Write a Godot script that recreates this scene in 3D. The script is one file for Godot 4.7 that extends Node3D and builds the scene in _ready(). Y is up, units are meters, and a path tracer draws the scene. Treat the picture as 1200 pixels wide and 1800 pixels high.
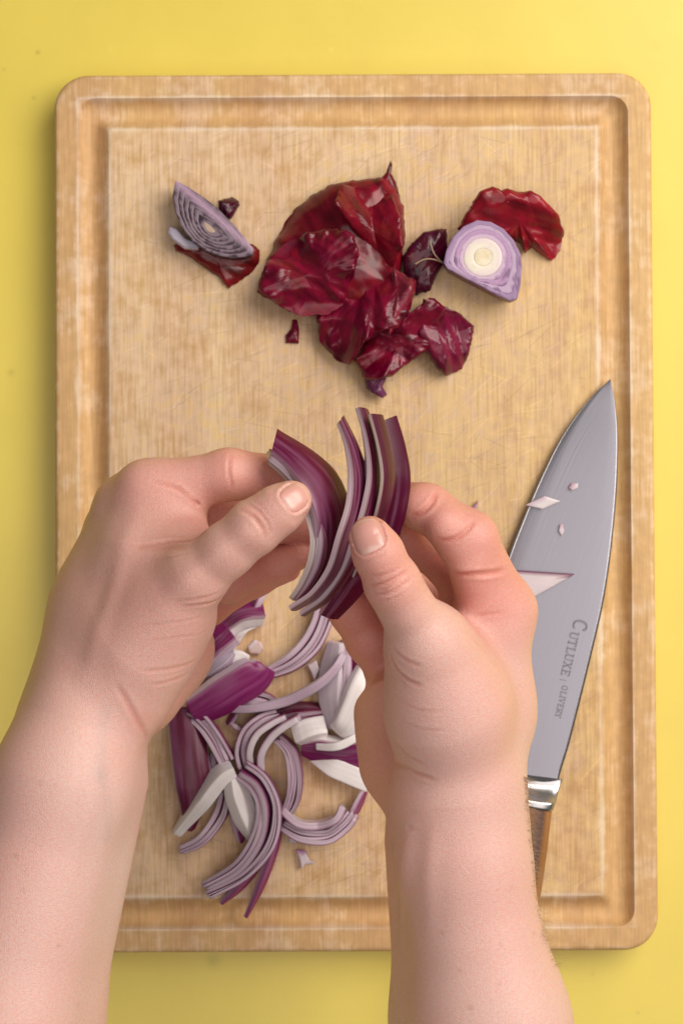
extends Node3D

# Units are metres, y is up. The table is at y = 0 and the top of the board at y = BT.
# The photograph was measured in pixels of 1200 x 1800; at() turns such a measurement and a
# height in millimetres above the board into a point of the place.

const BT := 0.018
const CAM_DIST := 0.85
const FPX := 3187.5
const TILT := 1.2
const LIFT := 68.0
const BOARD_W := 0.2815
const BOARD_L := 0.4125

var cam_pos: Vector3
var cam_f: Vector3
var cam_r: Vector3
var cam_u: Vector3
var names := {}
var noise := FastNoiseLite.new()
var fine := FastNoiseLite.new()
var fold_noise := FastNoiseLite.new()


func at(px: float, py: float, h: float) -> Vector3:
	var d := cam_f + cam_r * ((px - 600.0) / FPX) + cam_u * ((900.0 - py) / FPX)
	return cam_pos + d * ((BT + h * 0.001 - cam_pos.y) / d.y)


func mpp(h: float) -> float:
	return (CAM_DIST - h * 0.001) / FPX


func numbered(called: String) -> String:
	var n: int = names.get(called, 0)
	names[called] = n + 1
	return called if n == 0 else "%s_%03d" % [called, n]


func tag(o: Node, label: String, category: String, group := "") -> void:
	o.set_meta("label", label)
	o.set_meta("category", category)
	if group != "":
		o.set_meta("group", group)


func thing(called: String, label: String, category: String, where: Vector3, group := "") -> Node3D:
	var o := Node3D.new()
	o.name = numbered(called)
	add_child(o)
	o.position = where
	tag(o, label, category, group)
	return o


func srgb(r: float, g: float, b: float) -> Color:
	return Color(r / 255.0, g / 255.0, b / 255.0)


func lin(r: float, g: float, b: float) -> Color:
	return srgb(r, g, b).srgb_to_linear()


# ---------------------------------------------------------------- meshes

func commit(called: String, v: PackedVector3Array, n: PackedVector3Array, c: PackedColorArray, uv: PackedVector2Array, idx: PackedInt32Array, m: Material, parent: Node = self, top := true) -> MeshInstance3D:
	# front faces run clockwise: every triangle is turned to agree with its normals
	var origin := Vector3.ZERO
	if parent is Node3D and parent != self:
		origin = (parent as Node3D).position
		if parent.get_parent() != self and parent.get_parent() is Node3D:
			origin += (parent.get_parent() as Node3D).position
	for t in range(0, idx.size(), 3):
		var p0 := v[idx[t]]
		var cr := (v[idx[t + 1]] - p0).cross(v[idx[t + 2]] - p0)
		if cr.dot(n[idx[t]] + n[idx[t + 1]] + n[idx[t + 2]]) > 0.0:
			var s := idx[t + 1]
			idx[t + 1] = idx[t + 2]
			idx[t + 2] = s
	if origin != Vector3.ZERO:
		for i in v.size():
			v[i] -= origin
	var arr := []
	arr.resize(Mesh.ARRAY_MAX)
	arr[Mesh.ARRAY_VERTEX] = v
	arr[Mesh.ARRAY_NORMAL] = n
	if c.size() == v.size():
		arr[Mesh.ARRAY_COLOR] = c
	if uv.size() == v.size():
		arr[Mesh.ARRAY_TEX_UV] = uv
	arr[Mesh.ARRAY_INDEX] = idx
	var mesh := ArrayMesh.new()
	mesh.add_surface_from_arrays(Mesh.PRIMITIVE_TRIANGLES, arr, [], {}, Mesh.ARRAY_FLAG_USE_DYNAMIC_UPDATE)
	var o := MeshInstance3D.new()
	o.mesh = mesh
	o.material_override = m
	o.name = numbered(called) if parent == self else called
	parent.add_child(o, true)
	return o


func smooth_normals(v: PackedVector3Array, idx: PackedInt32Array) -> PackedVector3Array:
	var n := PackedVector3Array()
	n.resize(v.size())
	for t in range(0, idx.size(), 3):
		var a := v[idx[t]]
		var c := (v[idx[t + 1]] - a).cross(v[idx[t + 2]] - a)
		n[idx[t]] += c
		n[idx[t + 1]] += c
		n[idx[t + 2]] += c
	for i in n.size():
		n[i] = n[i].normalized()
	return n


# rings of equal length joined to a skin; ends closed by fans when asked
func loft(called: String, rings: Array, cols: Array, m: Material, parent: Node, cap0: bool, cap1: bool, uvs := []) -> MeshInstance3D:
	var nr := rings.size()
	var ns: int = rings[0].size()
	var v := PackedVector3Array()
	var c := PackedColorArray()
	var uv := PackedVector2Array()
	for i in nr:
		v.append_array(rings[i])
		if cols.size():
			c.append_array(cols[i])
		if uvs.size():
			uv.append_array(uvs[i])
	var idx := PackedInt32Array()
	for i in nr - 1:
		for j in ns:
			var k := (j + 1) % ns
			idx.append_array([i * ns + j, i * ns + k, (i + 1) * ns + j, i * ns + k, (i + 1) * ns + k, (i + 1) * ns + j])
	var n := smooth_normals(v, idx)
	# outward: normals should point away from the rings' middles
	var vote := 0.0
	for i in nr:
		var mid := Vector3.ZERO
		for p in rings[i]:
			mid += p
		mid /= ns
		for j in ns:
			vote += n[i * ns + j].dot(v[i * ns + j] - mid)
	if vote < 0.0:
		for i in n.size():
			n[i] = -n[i]
	for e in 2:
		if (e == 0 and not cap0) or (e == 1 and not cap1):
			continue
		var r := 0 if e == 0 else nr - 1
		var inner := 1 if e == 0 else nr - 2
		var mid := Vector3.ZERO
		var mid2 := Vector3.ZERO
		for j in ns:
			mid += v[r * ns + j] / ns
			mid2 += v[inner * ns + j] / ns
		var out := Vector3.ZERO
		for j in ns:
			out += (v[r * ns + j] - mid).cross(v[r * ns + (j + 1) % ns] - mid)
		out = out.normalized()
		if out.dot(mid - mid2) < 0.0:
			out = -out
		var first := v.size()
		for j in ns:
			v.append(v[r * ns + j])
			n.append(out)
			if cols.size():
				c.append(c[r * ns + j])
			if uvs.size():
				uv.append(uv[r * ns + j])
		v.append(mid)
		n.append(out)
		if cols.size():
			c.append(c[r * ns])
		if uvs.size():
			uv.append(uv[r * ns])
		for j in ns:
			idx.append_array([first + j, first + (j + 1) % ns, first + ns])
	return commit(called, v, n, c, uv, idx, m, parent)


func spline(pts: PackedVector3Array, count: int) -> PackedVector3Array:
	var out := PackedVector3Array()
	var n := pts.size()
	for i in count:
		var f := float(i) / (count - 1) * (n - 1)
		var k := mini(int(f), n - 2)
		var t := f - k
		out.append(pts[k].cubic_interpolate(pts[k + 1], pts[maxi(k - 1, 0)], pts[mini(k + 2, n - 1)], t))
	return out


# ---------------------------------------------------------------- flesh: tapered capsules joined by a smooth minimum

class Flesh:
	var a := PackedVector3Array()
	var ba := PackedVector3Array()
	var il := PackedFloat32Array()
	var ra := PackedFloat32Array()
	var dr := PackedFloat32Array()
	var kk := PackedFloat32Array()
	var grp := PackedInt32Array()
	var tint := PackedColorArray()
	var root := PackedVector3Array()
	var reach := PackedFloat32Array()
	var kroot := PackedFloat32Array()
	var all := PackedInt32Array()
	var cell := 0.00088
	var lo: Vector3
	var nb: Vector3i
	var blocks: Array[Vector3i] = []
	var found: Array = []
	# relief: creases (segments) and nails
	var ca := PackedVector3Array()
	var cb := PackedVector3Array()
	var ct := PackedFloat32Array()
	var first := PackedInt32Array()
	var cw := PackedFloat32Array()
	var cd := PackedFloat32Array()
	var nail_c := PackedVector3Array()
	var nail_x := PackedVector3Array()
	var nail_y := PackedVector3Array()
	var nail_n := PackedVector3Array()
	# stains: segment, radius, colour, strength
	var sa := PackedVector3Array()
	var sb := PackedVector3Array()
	var sr := PackedFloat32Array()
	var sc := PackedColorArray()
	var noise: FastNoiseLite

	func group(r: Vector3, re: float, k: float) -> void:
		root.append(r)
		reach.append(re)
		kroot.append(k)

	func bone(p: Vector3, q: Vector3, rp: float, rq: float, k: float, t: Color) -> void:
		all.append(a.size())
		a.append(p)
		ba.append(q - p)
		il.append(1.0 / maxf((q - p).length_squared(), 1e-12))
		ra.append(rp)
		dr.append(rq - rp)
		kk.append(k)
		grp.append(root.size() - 1)
		tint.append(t)

	func join(dt: float, dg: float, g: int, p: Vector3) -> float:
		if dt > 1e8:
			return dg
		var x := clampf((p.distance_to(root[g]) - reach[g]) / reach[g], 0.0, 1.0)
		var k := lerpf(kroot[g], 0.0007, x * x * (3.0 - 2.0 * x))
		var e := maxf(k - absf(dt - dg), 0.0)
		return minf(dt, dg) - e * e * 0.25 / k

	func eval(p: Vector3, ids: PackedInt32Array) -> float:
		var dt := 1e9
		var dg := 1e9
		var g := -1
		for i in ids:
			if grp[i] != g:
				if g >= 0:
					dt = join(dt, dg, g, p)
				g = grp[i]
				dg = 1e9
			var pa := p - a[i]
			var h := clampf(pa.dot(ba[i]) * il[i], 0.0, 1.0)
			var d := (pa - ba[i] * h).length() - ra[i] - dr[i] * h
			var k := kk[i]
			var e := maxf(k - absf(dg - d), 0.0)
			dg = minf(dg, d) - e * e * 0.25 / k
		return join(dt, dg, g, p)

	func near(p: Vector3, r: float) -> PackedInt32Array:
		var d := PackedFloat32Array()
		var least := 1e9
		for i in a.size():
			var pa := p - a[i]
			var h := clampf(pa.dot(ba[i]) * il[i], 0.0, 1.0)
			var x := (pa - ba[i] * h).length() - ra[i] - dr[i] * h
			d.append(x)
			least = minf(least, x)
		var out := PackedInt32Array()
		for i in a.size():
			if d[i] <= least + 2.0 * r + 0.019:
				out.append(i)
		return out

	# distance to the nearest piece of a crease, and how deep it is there
	func fold(p: Vector3, n: int) -> Vector2:
		var best := Vector2(1e9, 0.0)
		var last := first[n + 1] if n + 1 < first.size() else ca.size()
		for i in range(first[n], last):
			var q := cb[i] - ca[i]
			var h := clampf((p - ca[i]).dot(q) / maxf(q.length_squared(), 1e-12), 0.0, 1.0)
			var d := (p - ca[i] - q * h).length()
			if d < best.x:
				best = Vector2(d, sin(PI * clampf((i - first[n] + h) / (last - first[n]), 0.02, 0.98)))
		return Vector2(best.x, sqrt(best.y))

	func relief(p: Vector3, cs: PackedInt32Array) -> float:
		var out := 0.0
		for i in cs:
			var m := fold(p, i)
			var s := m.x / cw[i]
			out += cd[i] * m.y * (exp(-s * s) - 0.34 * exp(-(s - 1.9) * (s - 1.9)))
		for i in nail_c.size():
			var r := p - nail_c[i]
			if r.length_squared() < 0.0004 and r.dot(nail_n[i]) > -0.006:
				var x := r.dot(nail_x[i]) / nail_x[i].length_squared()
				var y := r.dot(nail_y[i]) / nail_y[i].length_squared()
				var e := pow(pow(absf(x), 3.0) + pow(absf(y), 3.0), 1.0 / 3.0)
				var fold := exp(-pow((e - 1.16) / 0.13, 2.0)) * (1.0 if y < 0.5 else maxf(0.0, 1.0 - (y - 0.5) * 3.0))
				out -= 0.00045 * fold
				if e < 1.0:
					out += 0.0003
		return out

	func field(p: Vector3, ids: PackedInt32Array, cs: PackedInt32Array) -> float:
		return eval(p, ids) + relief(p, cs)

	func grad(p: Vector3, ids: PackedInt32Array, cs: PackedInt32Array, e: float) -> Vector3:
		var k1 := Vector3(1, -1, -1)
		var k2 := Vector3(-1, -1, 1)
		var k3 := Vector3(-1, 1, -1)
		var k4 := Vector3(1, 1, 1)
		return (k1 * field(p + k1 * e, ids, cs) + k2 * field(p + k2 * e, ids, cs) + k3 * field(p + k3 * e, ids, cs) + k4 * field(p + k4 * e, ids, cs)).normalized()

	func hit(from: Vector3, dir: Vector3) -> Vector3:
		var t := 0.0
		for i in 200:
			var d := eval(from + dir * t, all)
			if d < 0.00005:
				break
			t += d * 0.8
			if t > 2.0:
				break
		return from + dir * t

	func creases_near(p: Vector3, r: float) -> PackedInt32Array:
		var out := PackedInt32Array()
		for i in first.size():
			if fold(p, i).x < r + cw[i] * 4.0:
				out.append(i)
		return out

	func plan() -> void:
		lo = Vector3(1e9, 1e9, 1e9)
		var hi := -lo
		for i in a.size():
			var r := maxf(ra[i], ra[i] + dr[i]) + 0.004
			for q in [a[i], a[i] + ba[i]]:
				lo = lo.min(q - Vector3(r, r, r))
				hi = hi.max(q + Vector3(r, r, r))
		var side := cell * 8.0
		nb = Vector3i(((hi - lo) / side).ceil())
		var rr := side * 0.87
		for z in nb.z:
			for y in nb.y:
				for x in nb.x:
					var mid := lo + (Vector3(x, y, z) + Vector3(0.5, 0.5, 0.5)) * side
					if absf(eval(mid, all)) < rr + 0.0025:
						blocks.append(Vector3i(x, y, z))
		found.resize(blocks.size())

	# one block of 8 x 8 x 8 cells: its surface vertices, their normals, colours and crossed edges
	func work(n: int) -> void:
		var b := blocks[n]
		var side := cell * 8.0
		var base := lo + Vector3(b) * side
		var mid := base + Vector3(0.5, 0.5, 0.5) * side
		var ids := near(mid, side * 0.87)
		var cs := creases_near(mid, side * 0.87)
		var f := PackedFloat32Array()
		f.resize(729)
		var at := 0
		for z in 9:
			for y in 9:
				for x in 9:
					f[at] = eval(base + Vector3(x, y, z) * cell, ids)
					at += 1
		var keys := PackedInt32Array()
		var edges := PackedInt32Array()
		var vs := PackedVector3Array()
		var ns := PackedVector3Array()
		var colors := PackedColorArray()
		var corner: Array[int] = [0, 1, 9, 10, 81, 82, 90, 91]
		var ends: Array[int] = [0, 1, 2, 3, 4, 5, 6, 7, 0, 2, 1, 3, 4, 6, 5, 7, 0, 4, 1, 5, 2, 6, 3, 7]
		for z in 8:
			for y in 8:
				for x in 8:
					var o := x + y * 9 + z * 81
					var inside := 0
					for k in 8:
						if f[o + corner[k]] < 0.0:
							inside += 1
					if inside == 0 or inside == 8:
						continue
					var sum := Vector3.ZERO
					var hits := 0
					for k in 12:
						var c0 := ends[k * 2]
						var c1 := ends[k * 2 + 1]
						var d0 := f[o + corner[c0]]
						var d1 := f[o + corner[c1]]
						if (d0 < 0.0) != (d1 < 0.0):
							var t := d0 / (d0 - d1)
							var p0 := Vector3(c0 & 1, (c0 >> 1) & 1, c0 >> 2)
							var p1 := Vector3(c1 & 1, (c1 >> 1) & 1, c1 >> 2)
							sum += p0.lerp(p1, t)
							hits += 1
					var p := base + (Vector3(x, y, z) + sum / hits) * cell
					var mine := PackedInt32Array()
					for i in cs:
						if fold(p, i).x < cw[i] * 4.5:
							mine.append(i)
					var g := grad(p, ids, mine, 0.0004)
					p -= g * field(p, ids, mine)
					g = grad(p, ids, mine, 0.00035)
					vs.append(p)
					ns.append(g)
					colors.append(shade(p, ids, mine))
					keys.append((b.x * 8 + x) + (b.y * 8 + y) * 1024 + (b.z * 8 + z) * 1048576)
					var flags := 0
					var here := f[o] < 0.0
					if here != (f[o + 1] < 0.0):
						flags |= 1
					if here != (f[o + 9] < 0.0):
						flags |= 2
					if here != (f[o + 81] < 0.0):
						flags |= 4
					edges.append(flags)
		found[n] = [keys, edges, vs, ns, colors]

	func shade(p: Vector3, ids: PackedInt32Array, mine: PackedInt32Array) -> Color:
		var sum := Color(0, 0, 0)
		var total := 0.0
		for i in ids:
			var pa := p - a[i]
			var h := clampf(pa.dot(ba[i]) * il[i], 0.0, 1.0)
			var d := (pa - ba[i] * h).length() - ra[i] - dr[i] * h
			var w := 1.0 / pow(maxf(d, 0.0) + 0.003, 3.0)
			sum += tint[i] * w
			total += w
		var c := sum / total
		var mottle := noise.get_noise_3d(p.x * 70.0, p.y * 70.0, p.z * 70.0)
		var m2 := noise.get_noise_3d(p.x * 260.0 + 9.0, p.y * 260.0, p.z * 260.0)
		var red := 1.0 + 0.17 * mottle + 0.10 * m2
		c = Color(c.r, c.g / red, c.b / (red * (1.0 + 0.05 * mottle)))
		for i in sa.size():
			var q := sb[i] - sa[i]
			var h := clampf((p - sa[i]).dot(q) / maxf(q.length_squared(), 1e-12), 0.0, 1.0)
			var s := (p - sa[i] - q * h).length() / sr[i]
			if s < 2.5:
				c = c.lerp(Color(sc[i].r, sc[i].g, sc[i].b), sc[i].a * exp(-s * s))
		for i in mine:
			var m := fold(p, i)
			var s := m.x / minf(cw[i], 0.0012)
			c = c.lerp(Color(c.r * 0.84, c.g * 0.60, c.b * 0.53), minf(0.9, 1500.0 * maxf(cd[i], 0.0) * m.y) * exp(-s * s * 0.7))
		c.a = 1.0
		return c

	func arrays() -> Array:
		var v := PackedVector3Array()
		var n := PackedVector3Array()
		var c := PackedColorArray()
		var where := {}
		var idx := PackedInt32Array()
		for b in found:
			var keys: PackedInt32Array = b[0]
			for i in keys.size():
				where[keys[i]] = v.size() + i
			v.append_array(b[2])
			n.append_array(b[3])
			c.append_array(b[4])
		var step: Array[int] = [1, 1024, 1048576]
		for b in found:
			var keys: PackedInt32Array = b[0]
			var edges: PackedInt32Array = b[1]
			for i in keys.size():
				var e := edges[i]
				if e == 0:
					continue
				var k := keys[i]
				for axis in 3:
					if e & (1 << axis):
						var s1 := step[(axis + 1) % 3]
						var s2 := step[(axis + 2) % 3]
						if where.has(k - s1) and where.has(k - s2) and where.has(k - s1 - s2):
							var q0: int = where[k]
							var q1: int = where[k - s1]
							var q2: int = where[k - s1 - s2]
							var q3: int = where[k - s2]
							idx.append_array([q0, q1, q2, q0, q2, q3])
		return [v, n, c, idx]


func px_ray(px: float, py: float) -> Vector3:
	return (cam_f + cam_r * ((px - 600.0) / FPX) + cam_u * ((900.0 - py) / FPX)).normalized()


func on_skin(fl: Flesh, px: float, py: float) -> Vector3:
	return fl.hit(cam_pos + px_ray(px, py) * 0.5, px_ray(px, py))


# joints are [pixel x, pixel y, height in mm, radius in pixels]
func chain(fl: Flesh, joints: Array, k: float, tints: Array) -> void:
	for i in joints.size() - 1:
		var p: Array = joints[i]
		var q: Array = joints[i + 1]
		fl.bone(at(p[0], p[1], p[2] + LIFT), at(q[0], q[1], q[2] + LIFT), p[3] * mpp(p[2] + LIFT), q[3] * mpp(q[2] + LIFT), k, tints[mini(i, tints.size() - 1)])


func finger(fl: Flesh, joints: Array, reach: float, kroot: float, tints: Array) -> void:
	var p: Array = joints[0]
	fl.group(at(p[0], p[1], p[2] + LIFT), reach, kroot)
	chain(fl, joints, 0.004, tints)


# a fold of the skin along pixels [x, y, x, y, ...]; width and depth in mm
func crease(fl: Flesh, pts: Array, w: float, d: float) -> void:
	var p := PackedVector3Array()
	for i in range(0, pts.size(), 2):
		p.append(on_skin(fl, pts[i], pts[i + 1]))
	p = spline(p, maxi(6, p.size() * 3))
	fl.first.append(fl.ca.size())
	fl.cw.append(w * 0.001)
	fl.cd.append(d * 0.001)
	for i in p.size() - 1:
		fl.ca.append(p[i])
		fl.cb.append(p[i + 1])


func stain(fl: Flesh, x0: float, y0: float, x1: float, y1: float, r: float, c: Color, strength: float) -> void:
	fl.sa.append(on_skin(fl, x0, y0))
	fl.sb.append(on_skin(fl, x1, y1))
	fl.sr.append(r * mpp(130 + LIFT))
	fl.sc.append(Color(c.r, c.g, c.b, strength))


func nail(fl: Flesh, cx: float, cy: float, tx: float, ty: float, half_len: float, half_wid: float) -> void:
	var c := on_skin(fl, cx, cy)
	var none := PackedInt32Array()
	var n := fl.grad(c, fl.all, none, 0.002)
	var along := on_skin(fl, tx, ty) - c
	along = (along - n * along.dot(n)).normalized()
	var across := n.cross(along).normalized()
	fl.nail_c.append(c)
	fl.nail_n.append(n)
	fl.nail_x.append(across * half_wid * mpp(150 + LIFT))
	fl.nail_y.append(along * half_len * mpp(150 + LIFT))


func nail_mesh(fl: Flesh, i: int, m: Material, parent: Node) -> void:
	var v := PackedVector3Array()
	var col := PackedColorArray()
	var idx := PackedInt32Array()
	var s := 24
	for b in s + 1:
		for a in s + 1:
			var x := a * 2.0 / s - 1.0
			var y := b * 2.0 / s - 1.0
			var u := x * sqrt(1.0 - y * y * 0.36)
			var w := y * sqrt(1.0 - x * x * 0.30)
			var q := fl.nail_c[i] + fl.nail_x[i] * u + fl.nail_y[i] * w
			q = fl.hit(q + fl.nail_n[i] * 0.006, -fl.nail_n[i])
			var edge := maxf(absf(x), absf(y))
			var lift := 0.00030 - 0.00055 * pow(edge, 10.0)
			if y > 0.7 and absf(x) < 0.9:
				lift = 0.00035
			v.append(q + fl.nail_n[i] * lift)
			var c := Color(0.64, 0.32, 0.275)
			var moon := Vector2(x * 0.8, (y + 1.15) * 1.3).length()
			c = c.lerp(Color(0.66, 0.45, 0.40), 0.5 * clampf((0.75 - moon) * 6.0, 0.0, 1.0))
			c = c.lerp(Color(0.66, 0.50, 0.42), 0.65 * clampf((y - 0.86) * 9.0, 0.0, 1.0))
			c = c.lerp(Color(0.55, 0.22, 0.19), 0.35 * clampf((absf(x) - 0.8) * 5.0, 0.0, 1.0))
			col.append(c)
	for b in s:
		for a in s:
			var k := b * (s + 1) + a
			idx.append_array([k, k + 1, k + s + 1, k + 1, k + s + 2, k + s + 1])
	var n := smooth_normals(v, idx)
	if n[n.size() / 2].dot(fl.nail_n[i]) < 0.0:
		for k in n.size():
			n[k] = -n[k]
	commit("fingernail", v, n, col, PackedVector2Array(), idx, m, parent)


func flesh_mesh(fl: Flesh, called: String, m: Material, parent: Node) -> void:
	fl.plan()
	var job := WorkerThreadPool.add_group_task(fl.work, fl.blocks.size())
	WorkerThreadPool.wait_for_group_task_completion(job)
	var r := fl.arrays()
	commit(called, r[0], r[1], r[2], PackedVector2Array(), r[3], m, parent)


# ---------------------------------------------------------------- onion

const DEEP := Color(0.085, 0.004, 0.026)
const WINE := Color(0.22, 0.010, 0.11)
const LILAC := Color(0.48, 0.35, 0.46)
const PALE := Color(0.66, 0.56, 0.62)
const WHITE_FLESH := Color(0.82, 0.77, 0.78)


# one layer of a slice: a bar swept along a curve. side +1 / -1 says on which side its skin lies.
# hw half its thickness across the skin, hh half its height along the cut, both mm; roll in degrees turns the skin up.
func onion_layer(called: String, path: PackedVector3Array, side: float, hw: float, hh: float, roll0: float, roll1: float, taper0: float, taper1: float, look: Dictionary, m: Material, parent: Node) -> MeshInstance3D:
	var count := 52
	var p := spline(path, count)
	var sec := []
	for k in 6:
		sec.append([-1.0, lerpf(-0.9, 0.9, k / 5.0), 2])
	for k in 11:
		var f := k / 10.0
		sec.append([lerpf(-0.9, 0.9, f), 1.0 + 0.02 * sin(f * PI), 3 if f > 0.86 else 0])
	for k in 15:
		sec.append([1.0, lerpf(0.92, -0.92, k / 14.0), 1])
	for k in 4:
		sec.append([lerpf(0.85, -0.85, k / 3.0), -1.0, 3 if k == 0 else 0])
	var deep: Color = look.get("skin", WINE)
	var flesh: Color = look.get("flesh", LILAC)
	var inner: Color = look.get("inner", PALE)
	var streak: float = look.get("streak", 0.5)
	var seed: float = look.get("seed", 1.0)
	var bulge: float = look.get("bulge", 0.12)
	var slant0: float = look.get("slant0", 0.0)
	var slant1: float = look.get("slant1", 0.0)
	var rings := []
	var cols := []
	for i in count:
		var t := float(i) / (count - 1)
		var tan := (p[mini(i + 1, count - 1)] - p[maxi(i - 1, 0)]).normalized()
		var lat := tan.cross(Vector3.UP).normalized() * side
		var up := lat.cross(tan) * side
		if up.y < 0.0:
			up = -up
		var roll := deg_to_rad(lerpf(roll0, roll1, t))
		var o := lat * cos(roll) + up * sin(roll)
		var hgt := up * cos(roll) - lat * sin(roll)
		var w := 1.0
		w *= lerpf(1.0, smoothstep(-0.02, 0.42, t), taper0)
		w *= lerpf(1.0, smoothstep(-0.02, 0.42, 1.0 - t), taper1)
		var near := minf(t, 1.0 - t)
		w *= 1.0 if near > 0.06 or look.has("cut") else lerpf(0.72, 1.0, sqrt(1.0 - pow(1.0 - near / 0.06, 2.0)))
		var wob := 1.0 + 0.07 * fine.get_noise_2d(t * 90.0, seed * 31.0)
		var ring := PackedVector3Array()
		var rc := PackedColorArray()
		for s in sec:
			var sa: float = s[0]
			var sb: float = s[1]
			var a := sa * hw * (0.45 + 0.55 * w) * wob + bulge * hh * (1.0 - sb * sb)
			var b := sb * hh * (0.12 + 0.88 * w) * (1.0 + 0.05 * fine.get_noise_2d(t * 70.0 + 50.0, seed * 17.0))
			# the knife leaves the ends aslant and a little ragged
			var push := (slant0 * pow(1.0 - t, 3.0) + slant1 * pow(t, 3.0)) * sb * hh + 0.35 * fine.get_noise_2d(sb * 300.0 + seed * 50.0, sa * 150.0) * (pow(1.0 - t, 12.0) + pow(t, 12.0))
			ring.append(p[i] + (o * a + hgt * b + tan * push) * 0.001)
			var kind: int = s[2]
			var c := flesh
			var grain := fine.get_noise_3d(t * 26.0, sb * 160.0 + sa * 230.0, seed * 9.0)
			if kind == 1:
				var n := 1.2 * fine.get_noise_3d(t * 55.0, sb * 210.0, seed * 13.0) + 0.5 * fine.get_noise_3d(t * 90.0, sb * 620.0, seed * 5.0)
				var place := smoothstep(-0.9, 0.5, sb) * 0.8 - absf(t - 0.4) * 0.9
				c = deep.lerp(look.get("light", LILAC * 0.8), clampf(streak * (place - 0.22 + 1.5 * n), 0.0, 0.8))
			elif kind == 2:
				c = inner
			elif sb < -0.95 and look.has("cut"):
				c = deep
			elif kind == 3:
				c = flesh.lerp(deep, 0.6)
			else:
				# paler towards the inner side, a thin darker line where the next skin begins
				c = flesh.lerp(inner, 0.35 * clampf(-sa, 0.0, 1.0)).lerp(deep, 0.22 * smoothstep(0.3, 0.8, sa) + 0.12 * smoothstep(-0.75, -0.95, sa))
			grain *= 1.3 if kind == 0 and flesh.g < 0.5 else 0.6
			c = c * (1.0 + 0.22 * grain)
			c.a = 1.0
			rc.append(c)
		rings.append(ring)
		cols.append(rc)
	return loft(called, rings, cols, m, parent, true, true)


func px_path(pts: Array, lift := 0.0) -> PackedVector3Array:
	var out := PackedVector3Array()
	for q in pts:
		out.append(at(q[0], q[1], q[2] + lift))
	return out


func convex_side(path: PackedVector3Array) -> float:
	var s := 0.0
	for i in range(1, path.size() - 1):
		var t0 := path[i] - path[i - 1]
		var t1 := path[i + 1] - path[i]
		s += t0.cross(t1).y
	# lat = tangent x up; for a curve that turns left (cross.y > 0) the convex side is the right, which is lat
	return 1.0 if s > 0.0 else -1.0


# a slice of several nested layers on the board; path in pixels with heights in mm, width in pixels over all layers
func onion_slice(label: String, pts: Array, width: float, layers: int, hh: float, opt: Dictionary, m: Material, group: String) -> void:
	var path := px_path(pts)
	var side: float = opt.get("side", convex_side(path))
	var mid := path[path.size() / 2]
	var o := thing("onion_slice", label, "onion slice", Vector3(mid.x, BT, mid.z), group)
	var shares := PackedFloat32Array()
	var whole := 0.0
	for k in layers:
		shares.append(1.0 + 0.9 * fine.get_noise_2d(k * 91.0 + 10.0, mid.x * 7000.0 + mid.z * 5000.0))
		whole += shares[k]
	var done := 0.0
	var t0: float = opt.get("t0", 0.4)
	var t1: float = opt.get("t1", 0.4)
	for k in layers:
		var part := shares[k] / whole
		var per := width * part * mpp(10)
		var off := (done + part * 0.5 - 0.5) * width * mpp(10)
		done += part
		var moved := PackedVector3Array()
		for i in path.size():
			var tan := (path[mini(i + 1, path.size() - 1)] - path[maxi(i - 1, 0)]).normalized()
			var lat := tan.cross(Vector3.UP).normalized() * side
			var spread: float = opt.get("fan", 0.0)
			var tt := float(i) / (path.size() - 1)
			var f := 1.0 + spread * (tt - 0.5)
			f *= 0.45 + 0.55 * lerpf(1.0, smoothstep(-0.02, 0.42, tt), t0) * lerpf(1.0, smoothstep(-0.02, 0.42, 1.0 - tt), t1)
			moved.append(path[i] + lat * (off * f + 0.0009 * fine.get_noise_2d(k * 83.0 + i * 19.0, mid.z * 6000.0)) + Vector3.UP * 0.0022 * fine.get_noise_2d(k * 140.0, i * 22.0 + mid.x * 3000.0))
		# ends are a little uneven
		var last := moved.size() - 1
		moved[0] = moved[0].lerp(moved[1], 0.10 * absf(fine.get_noise_2d(k * 77.0, mid.z * 9000.0)) * 3.0)
		moved[last] = moved[last].lerp(moved[last - 1], 0.10 * absf(fine.get_noise_2d(k * 57.0 + 30.0, mid.z * 9000.0)) * 3.0)
		var look := {"seed": k * 3.1 + mid.x * 900.0 + mid.z * 500.0, "streak": opt.get("streak", 0.35), "bulge": opt.get("bulge", 0.05)}
		look["flesh"] = LILAC.lerp(PALE, 0.25) * (1.0 + 0.5 * fine.get_noise_2d(k * 61.0, mid.x * 9000.0))
		for key in ["skin", "flesh", "inner", "light", "slant0", "slant1"]:
			if opt.has(key):
				look[key] = opt[key]
		var turn := 28.0 * fine.get_noise_2d(k * 177.0, mid.x * 8000.0) if layers > 1 else 0.0
		onion_layer("layer", moved, side, per * 500.0 * 1.0, hh * (1.0 + 0.12 * fine.get_noise_2d(k * 133.0, mid.z * 8000.0)), opt.get("roll", 0.0) + turn, opt.get("roll", 0.0) - turn * 0.5, t0, t1, look, m, o)


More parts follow.
